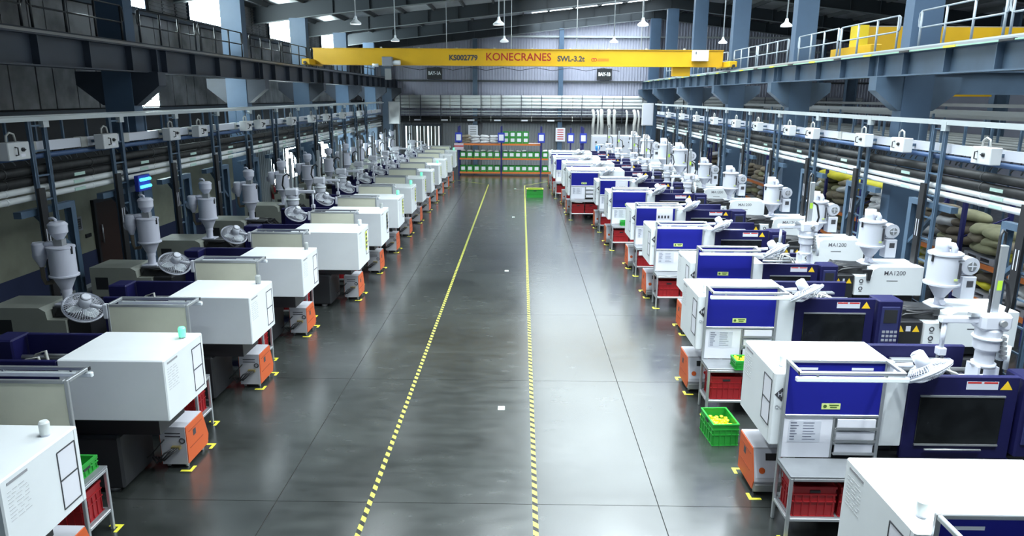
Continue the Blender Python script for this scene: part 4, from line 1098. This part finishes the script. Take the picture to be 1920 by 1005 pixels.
# control board, hoses and clutter at the far right
t = thing('machine_board', 'long pale equipment cabinet with dials at the far right end', 'cabinet', (4.6, 47.5, 0))
obj('cabinet_body', MB().cbox(0, 3.1, 0, .5, 0, 2.55, .02), boxgrey, t)
for k in range(3): obj('cabinet_panel', MB().cbox(.06+k*1.02, 1.02+k*1.02, -.02, 0, .1, 2.45, .008), offwhite, t)
for k in range(8): obj('dial', MB().cyl((.3+k*.36, -.02, 2.1-.25*(k % 2)), (.3+k*.36, -.05, 2.1-.25*(k % 2)), .06, n=12), ink, t)
for k, (x, r) in enumerate(((4.7, .10), (5.0, .07), (5.25, .12), (5.75, .12), (6.1, .1), (6.9, .06), (7.4, .11), (7.65, .07))):
    tag(obj('flexible_hose', MB().tube([(x, 47.8, 2.55), (x+.03*math.sin(k), 47.8, 3.2), (x+.05*math.cos(k), 47.8, 3.7), (x, 47.9, 4.0), (x, 48.2, 4.1)], r, 10), hosegrey), 'pale flexible hose hanging above the far cabinet, %s from the left' % ORD[k+1], 'hose', 'hanging hoses')
tag(obj('blue_bag', sack_mesh(9, .3, .3, .35), bluep, loc=(4.6, 43.5, 1.83)), 'bright blue bag on a grey locker among the far right machines', 'bag')
t = thing('locker', 'grey steel locker under the blue bag at the far right', 'locker', (4.6, 43.5, 0))
obj('locker_body', MB().cbox(-.45, .45, -.22, .22, 0, 1.8, .01), boxgrey, t); obj('locker_door', MB().cbox(-.43, .43, -.235, -.22, .08, 1.76, .005), offwhite, t)

# ================================================================== OVERHEAD CRANE
CY = 31.5
t = thing('overhead_crane', 'yellow overhead travelling crane beam across the hall', 'crane', (0, CY, 6.58))
bm = obj('bridge_beam', MB().box(-8.8, 8.42, -.22, .22, -.33, .31), crane, t)
obj('top_flange', MB().box(-8.82, 8.44, -.26, .26, .31, .335), crane, bm); obj('bottom_flange', MB().box(-8.6, 8.3, -.26, .26, -.35, -.33), crane, bm)
text('KS002779', .30, ink, (-2.47, -.223, -.04), bm, '-y', .012, 'serial_lettering', .98)
text('KONECRANES', .44, darkred, (-.15, -.223, .0), bm, '-y', .004, 'maker_lettering', .97)
text('SWL-3.2t', .30, ink, (2.06, -.223, -.06), bm, '-y', .011, 'load_lettering', .98)
lg = MB()
for x in (2.98, 3.08): lg.torus((x, -.222, -.08), .06, .012, Matrix.Rotation(PI/2, 3, 'X'), 14, 4)
for z in (-.05, -.12): lg.box(3.17, 3.65, -.224, -.22, z-.012, z+.012)
obj('maker_emblem', lg, redink, bm)
for k in range(9): obj('lifting_lug', MB().box(-6+k*1.6, -5.93+k*1.6, -.05, .05, .335, .40), galv, bm)
obj('end_carriage', MB().cbox(-9.05, -8.72, -1.1, .9, -.38, -.14, .02), crane, t); obj('end_carriage', MB().cbox(8.45, 8.78, -1.1, .9, -.38, -.14, .02), crane, t)
for x in (-8.9, 8.6):
    for y in (-.85, .65): obj('wheel', MB().cyl((x-.03, y, -.37), (x+.03, y, -.37), .085, n=14), alud, t)
obj('end_buffer', MB().cyl((-8.9, -1.1, -.3), (-8.9, -1.2, -.3), .06, n=10).cyl((8.62, -1.1, -.33), (8.62, -1.2, -.33), .06, n=10), blackp, t)
ho = obj('hoist', MB().cbox(-5.85, -5.42, -.55, -.24, -.40, -.02, .02), mat('hoist_grey', (.24, .25, .28), .45), t)
obj('hoist_motor', MB().cyl((-5.42, -.4, -.25), (-5.1, -.4, -.25), .1, n=12).cyl((-6.3, -.3, -.36), (-6.05, -.3, -.36), .07, n=10), lampw, ho)
obj('hook_block', MB().box(-5.75, -5.5, -.48, -.35, -.95, -.5), alud, ho)
cb = obj('control_cabinet', MB().cbox(7.1, 7.75, -.5, -.24, -.12, .31, .015), lampw, t); obj('cabinet_handle', MB().box(7.2, 7.24, -.52, -.5, .15, .25), ink, cb)
obj('drop_plate', MB().box(6.38, 7.12, -.05, .25, -.72, -.35), crane, t)
obj('festoon', MB().tube([(-5+i*.7, -.3, -.42-.12*math.sin(i*PI/2)**2) for i in range(14)], .012, 5), black, t)
# second crane in the right bay
t = thing('overhead_crane', 'yellow crane girder of the next bay behind the right walkway', 'crane', (10.2, 23.6, 6.2))
obj('bridge_beam', MB().box(.35, 14, -.25, .25, .25, .95), crane, t)
obj('end_carriage', MB().cbox(.0, .34, -1.6, 1.2, .05, .35, .02), crane, t); obj('end_plate', MB().box(.2, .5, -.3, .3, .3, 1.0), mat('crane_bright', (.80, .60, .02), .45), t)
obj('top_rail', MB().box(.35, 14, -.04, .04, .95, 1.0), alud, t)
# pendant lamps
lens_m = mat('lamp_lens', (.86, .96, 1.0), .4, emit=1.5)
def pendant():
    t = thing('pendant_lamp', 'x', 'lamp')
    obj('shade', MB().lathe([(.115, -.03), (.115, 0), (.04, .06), (.025, .13)], n=14), lampw, t)
    obj('lens', MB().cyl((0, 0, -.03), (0, 0, -.02), .1, n=14), lens_m, t)
    return t
PL = Pool(pendant())
LX = [-3.4, -.48, 2.45, 5.35]; LY = [5.9, 10.6, 15.3, 20.0, 33.6]
lampd = bpy.data.lights.new('pendant_light', 'AREA'); lampd.shape = 'DISK'; lampd.size = .26; lampd.energy = 48; lampd.color = (.86, .96, 1.0); lampd.spread = math.radians(120)
for a, x in enumerate(LX):
    for b, y_ in enumerate(LY):
        t = PL.put((x, y_, 6.43), 0, 'white pendant lamp on a long rod, row %s from the left, %s from the camera' % (ORD[a+1], ORD[b+1]), 'pendant lamps')
        obj('rod', MB().cyl((0, 0, .12), (0, 0, roofz(x)-6.43), .014, n=6), lampw, t)
        lo = bpy.data.objects.new('pendant_light', lampd); COL.objects.link(lo); lo.parent = t; lo.location = (0, 0, -.04)

# ================================================================== STORAGE RACK ON THE RIGHT
def pallet():
    t = thing('plastic_pallet', 'x', 'pallet')
    obj('deck', MB().box(-.55, .55, -.5, .5, .11, .15), palletg, t)
    for x in (-.47, 0, .47):
        for y in (-.42, 0, .42): obj('block', MB().box(x-.08, x+.08, y-.08, y+.08, .03, .11), palletg, t)
    for y in (-.42, 0, .42): obj('runner', MB().box(-.55, .55, y-.08, y+.08, 0, .03), palletg, t)
    return t
PP = Pool(pallet())
SX = 11.0
for r in range(6):
    ya = 11.6+r*2.6*1.0
    t = thing('storage_rack', 'blue upright storage rack with orange beams on the right, %s bay from the camera' % ORD[r+1], 'rack', (SX, ya, 0), group='right storage racks')
    for y in ((0, 2.6) if r == 5 else (0,)):
        for x in (-.55, .55): obj('upright', MB().box(x-.04, x+.04, y-.05, y+.05, 0, 2.75), rackblue, t)
        for k in range(3): obj('upright_brace', MB().bar((-.55, y, .3+k*.75), (.55, y, .8+k*.75), .03), rackblue, t)
    for z in (.48, 1.28):
        for x in (-.56, .56): obj('rack_beam', MB().box(x-.03, x+.03, .05, 2.55, z, z+.1), rackorange, t)
        obj('rack_shelf', MB().box(-.53, .53, .05, 2.55, z+.06, z+.09), palletg, t)
        obj('beam_card', MB().box(-.595, -.59, .5, .7, z-.02, z+.12), paper, t)
    for li, z in enumerate((.102+.48-.01, 1.382)):
        for q in range(2):
            y = ya+.68+q*1.24
            nm = '%s shelf %s spot, %s right storage bay' % (('lower', 'upper')[li], ('near', 'far')[q], ORD[r+1])
            PP.put((SX, y, z), PI/2, 'grey plastic pallet, %s' % nm, 'pallets in the right storage racks')
            rr = random.Random(r*10+li*4+q)
            kind = rr.choice([1, 2, 1, 3, 0, 2]) if not (r == 2 and li == 1) else 3
            lay = 2 if li == 0 else rr.choice([3, 4])
            for L in range(lay):
                for c in range(2 if L < lay-1 else 1+rr.randint(0, 1)):
                    kk = kind if rr.random() < .7 else rr.choice([0, 1, 2, 4])
                    sack(SX-.12+rr.uniform(-.12, .12), y-.27+c*.54+rr.uniform(-.06, .06), z+.152+L*.2, rr.uniform(-.3, .3)+(0 if L % 2 else .1), kk, rr.randint(0, 4),
                         '%s sack, %s layer %s, %s' % (('white', 'tan', 'olive', 'brown', 'yellow')[kk], ('bottom', 'second', 'third', 'fourth')[L], ('near side', 'far side')[c], nm), 'sacks in the right storage racks', rr.uniform(1.2, 1.45))
# rows of storage further down, seen between the posts
for r in range(5):
    ya = 27.5+r*3.2
    t = thing('storage_rack', 'far storage rack on the right, %s beyond the near racks' % ORD[r+1], 'rack', (SX, ya, 0), group='far right storage racks')
    for y in (0, 2.7):
        for x in (-.55, .55): obj('upright', MB().box(x-.04, x+.04, y-.05, y+.05, 0, 2.6), rackblue, t)
    for z in (.48, 1.28): obj('rack_beam', MB().box(-.59, -.53, .05, 2.65, z, z+.1), rackorange, t); obj('rack_shelf', MB().box(-.53, .53, .05, 2.65, z+.06, z+.09), palletg, t)
    rr = random.Random(50+r)
    for li, z in enumerate((.57, 1.37)):
        for L in range(3):
            for c in range(3):
                kk = rr.choice([0, 1, 2, 3, 1])
                sack(SX-.1, ya+.55+c*.8+rr.uniform(-.1, .1), z+.002+L*.2, rr.uniform(-.4, .4)+PI/2, kk, rr.randint(0, 4), '%s sack, %s stack %s layer, %s shelf of the %s far right rack' % (('white', 'tan', 'olive', 'brown', 'yellow')[kk], ('near', 'centre', 'far')[c], ('bottom', 'middle', 'top')[L], ('lower', 'upper')[li], ORD[r+1]), 'sacks in the far right racks', rr.uniform(1.1, 1.35))
for k, y in enumerate((22.2, 24.6)):
    tag(obj('yellow_sheet', sack_mesh(20+k, 1.0, 2.0, .3), sackm[4], loc=(SX-.1, y, 2.28)), 'bright yellow plastic bundle on top of the right storage, %s one' % ('near', 'far')[k], 'bundle', 'yellow bundles')

# services in the outer right bay
for k, (x, z) in enumerate(((13.2, 4.55), (15.4, 4.35), (17.6, 4.7))):
    t = thing('cable_ladder', 'grey cable ladder over the outer right bay, %s from the right columns' % ORD[k+1], 'cable tray', (x, 0, z), group='outer bay cable ladders')
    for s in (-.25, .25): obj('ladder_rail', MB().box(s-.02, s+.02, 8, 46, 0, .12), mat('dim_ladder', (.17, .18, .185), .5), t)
    y = 8.5
    while y < 46: obj('ladder_rung', MB().box(-.23, .23, y, y+.06, .02, .05), galv, t); y += .9
    for y in range(10, 46, 7):
        for s in (-.25, .25): obj('ladder_leg', MB().box(s-.03, s+.03, y, y+.06, -z, 0), lattice, t)
for k in range(5):
    x = 14.0+k*.9
    t = thing('pipe_run', 'pale pipe along the outer right bay, %s from the columns' % ORD[k+1], 'pipe', (x, 0, 3.6), group='outer bay pipes')
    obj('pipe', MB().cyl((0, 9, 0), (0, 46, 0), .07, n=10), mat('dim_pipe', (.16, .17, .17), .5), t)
    for y in range(12, 46, 7): obj('pipe_leg', MB().box(-.03, .03, y, y+.05, -3.6, -.07), lattice, t)
t = thing('jib_hoist', 'small yellow jib hoist standing in the outer right bay', 'hoist', (16.4, 31, 0))
obj('mast', MB().box(-.1, .1, -.1, .1, 0, 5.1), crane, t); obj('jib', MB().box(-.3, 3.2, -.08, .08, 5.1, 5.3), crane, t); obj('chain_block', MB().box(.6, .85, -.12, .12, 4.6, 5.1), ink, t)
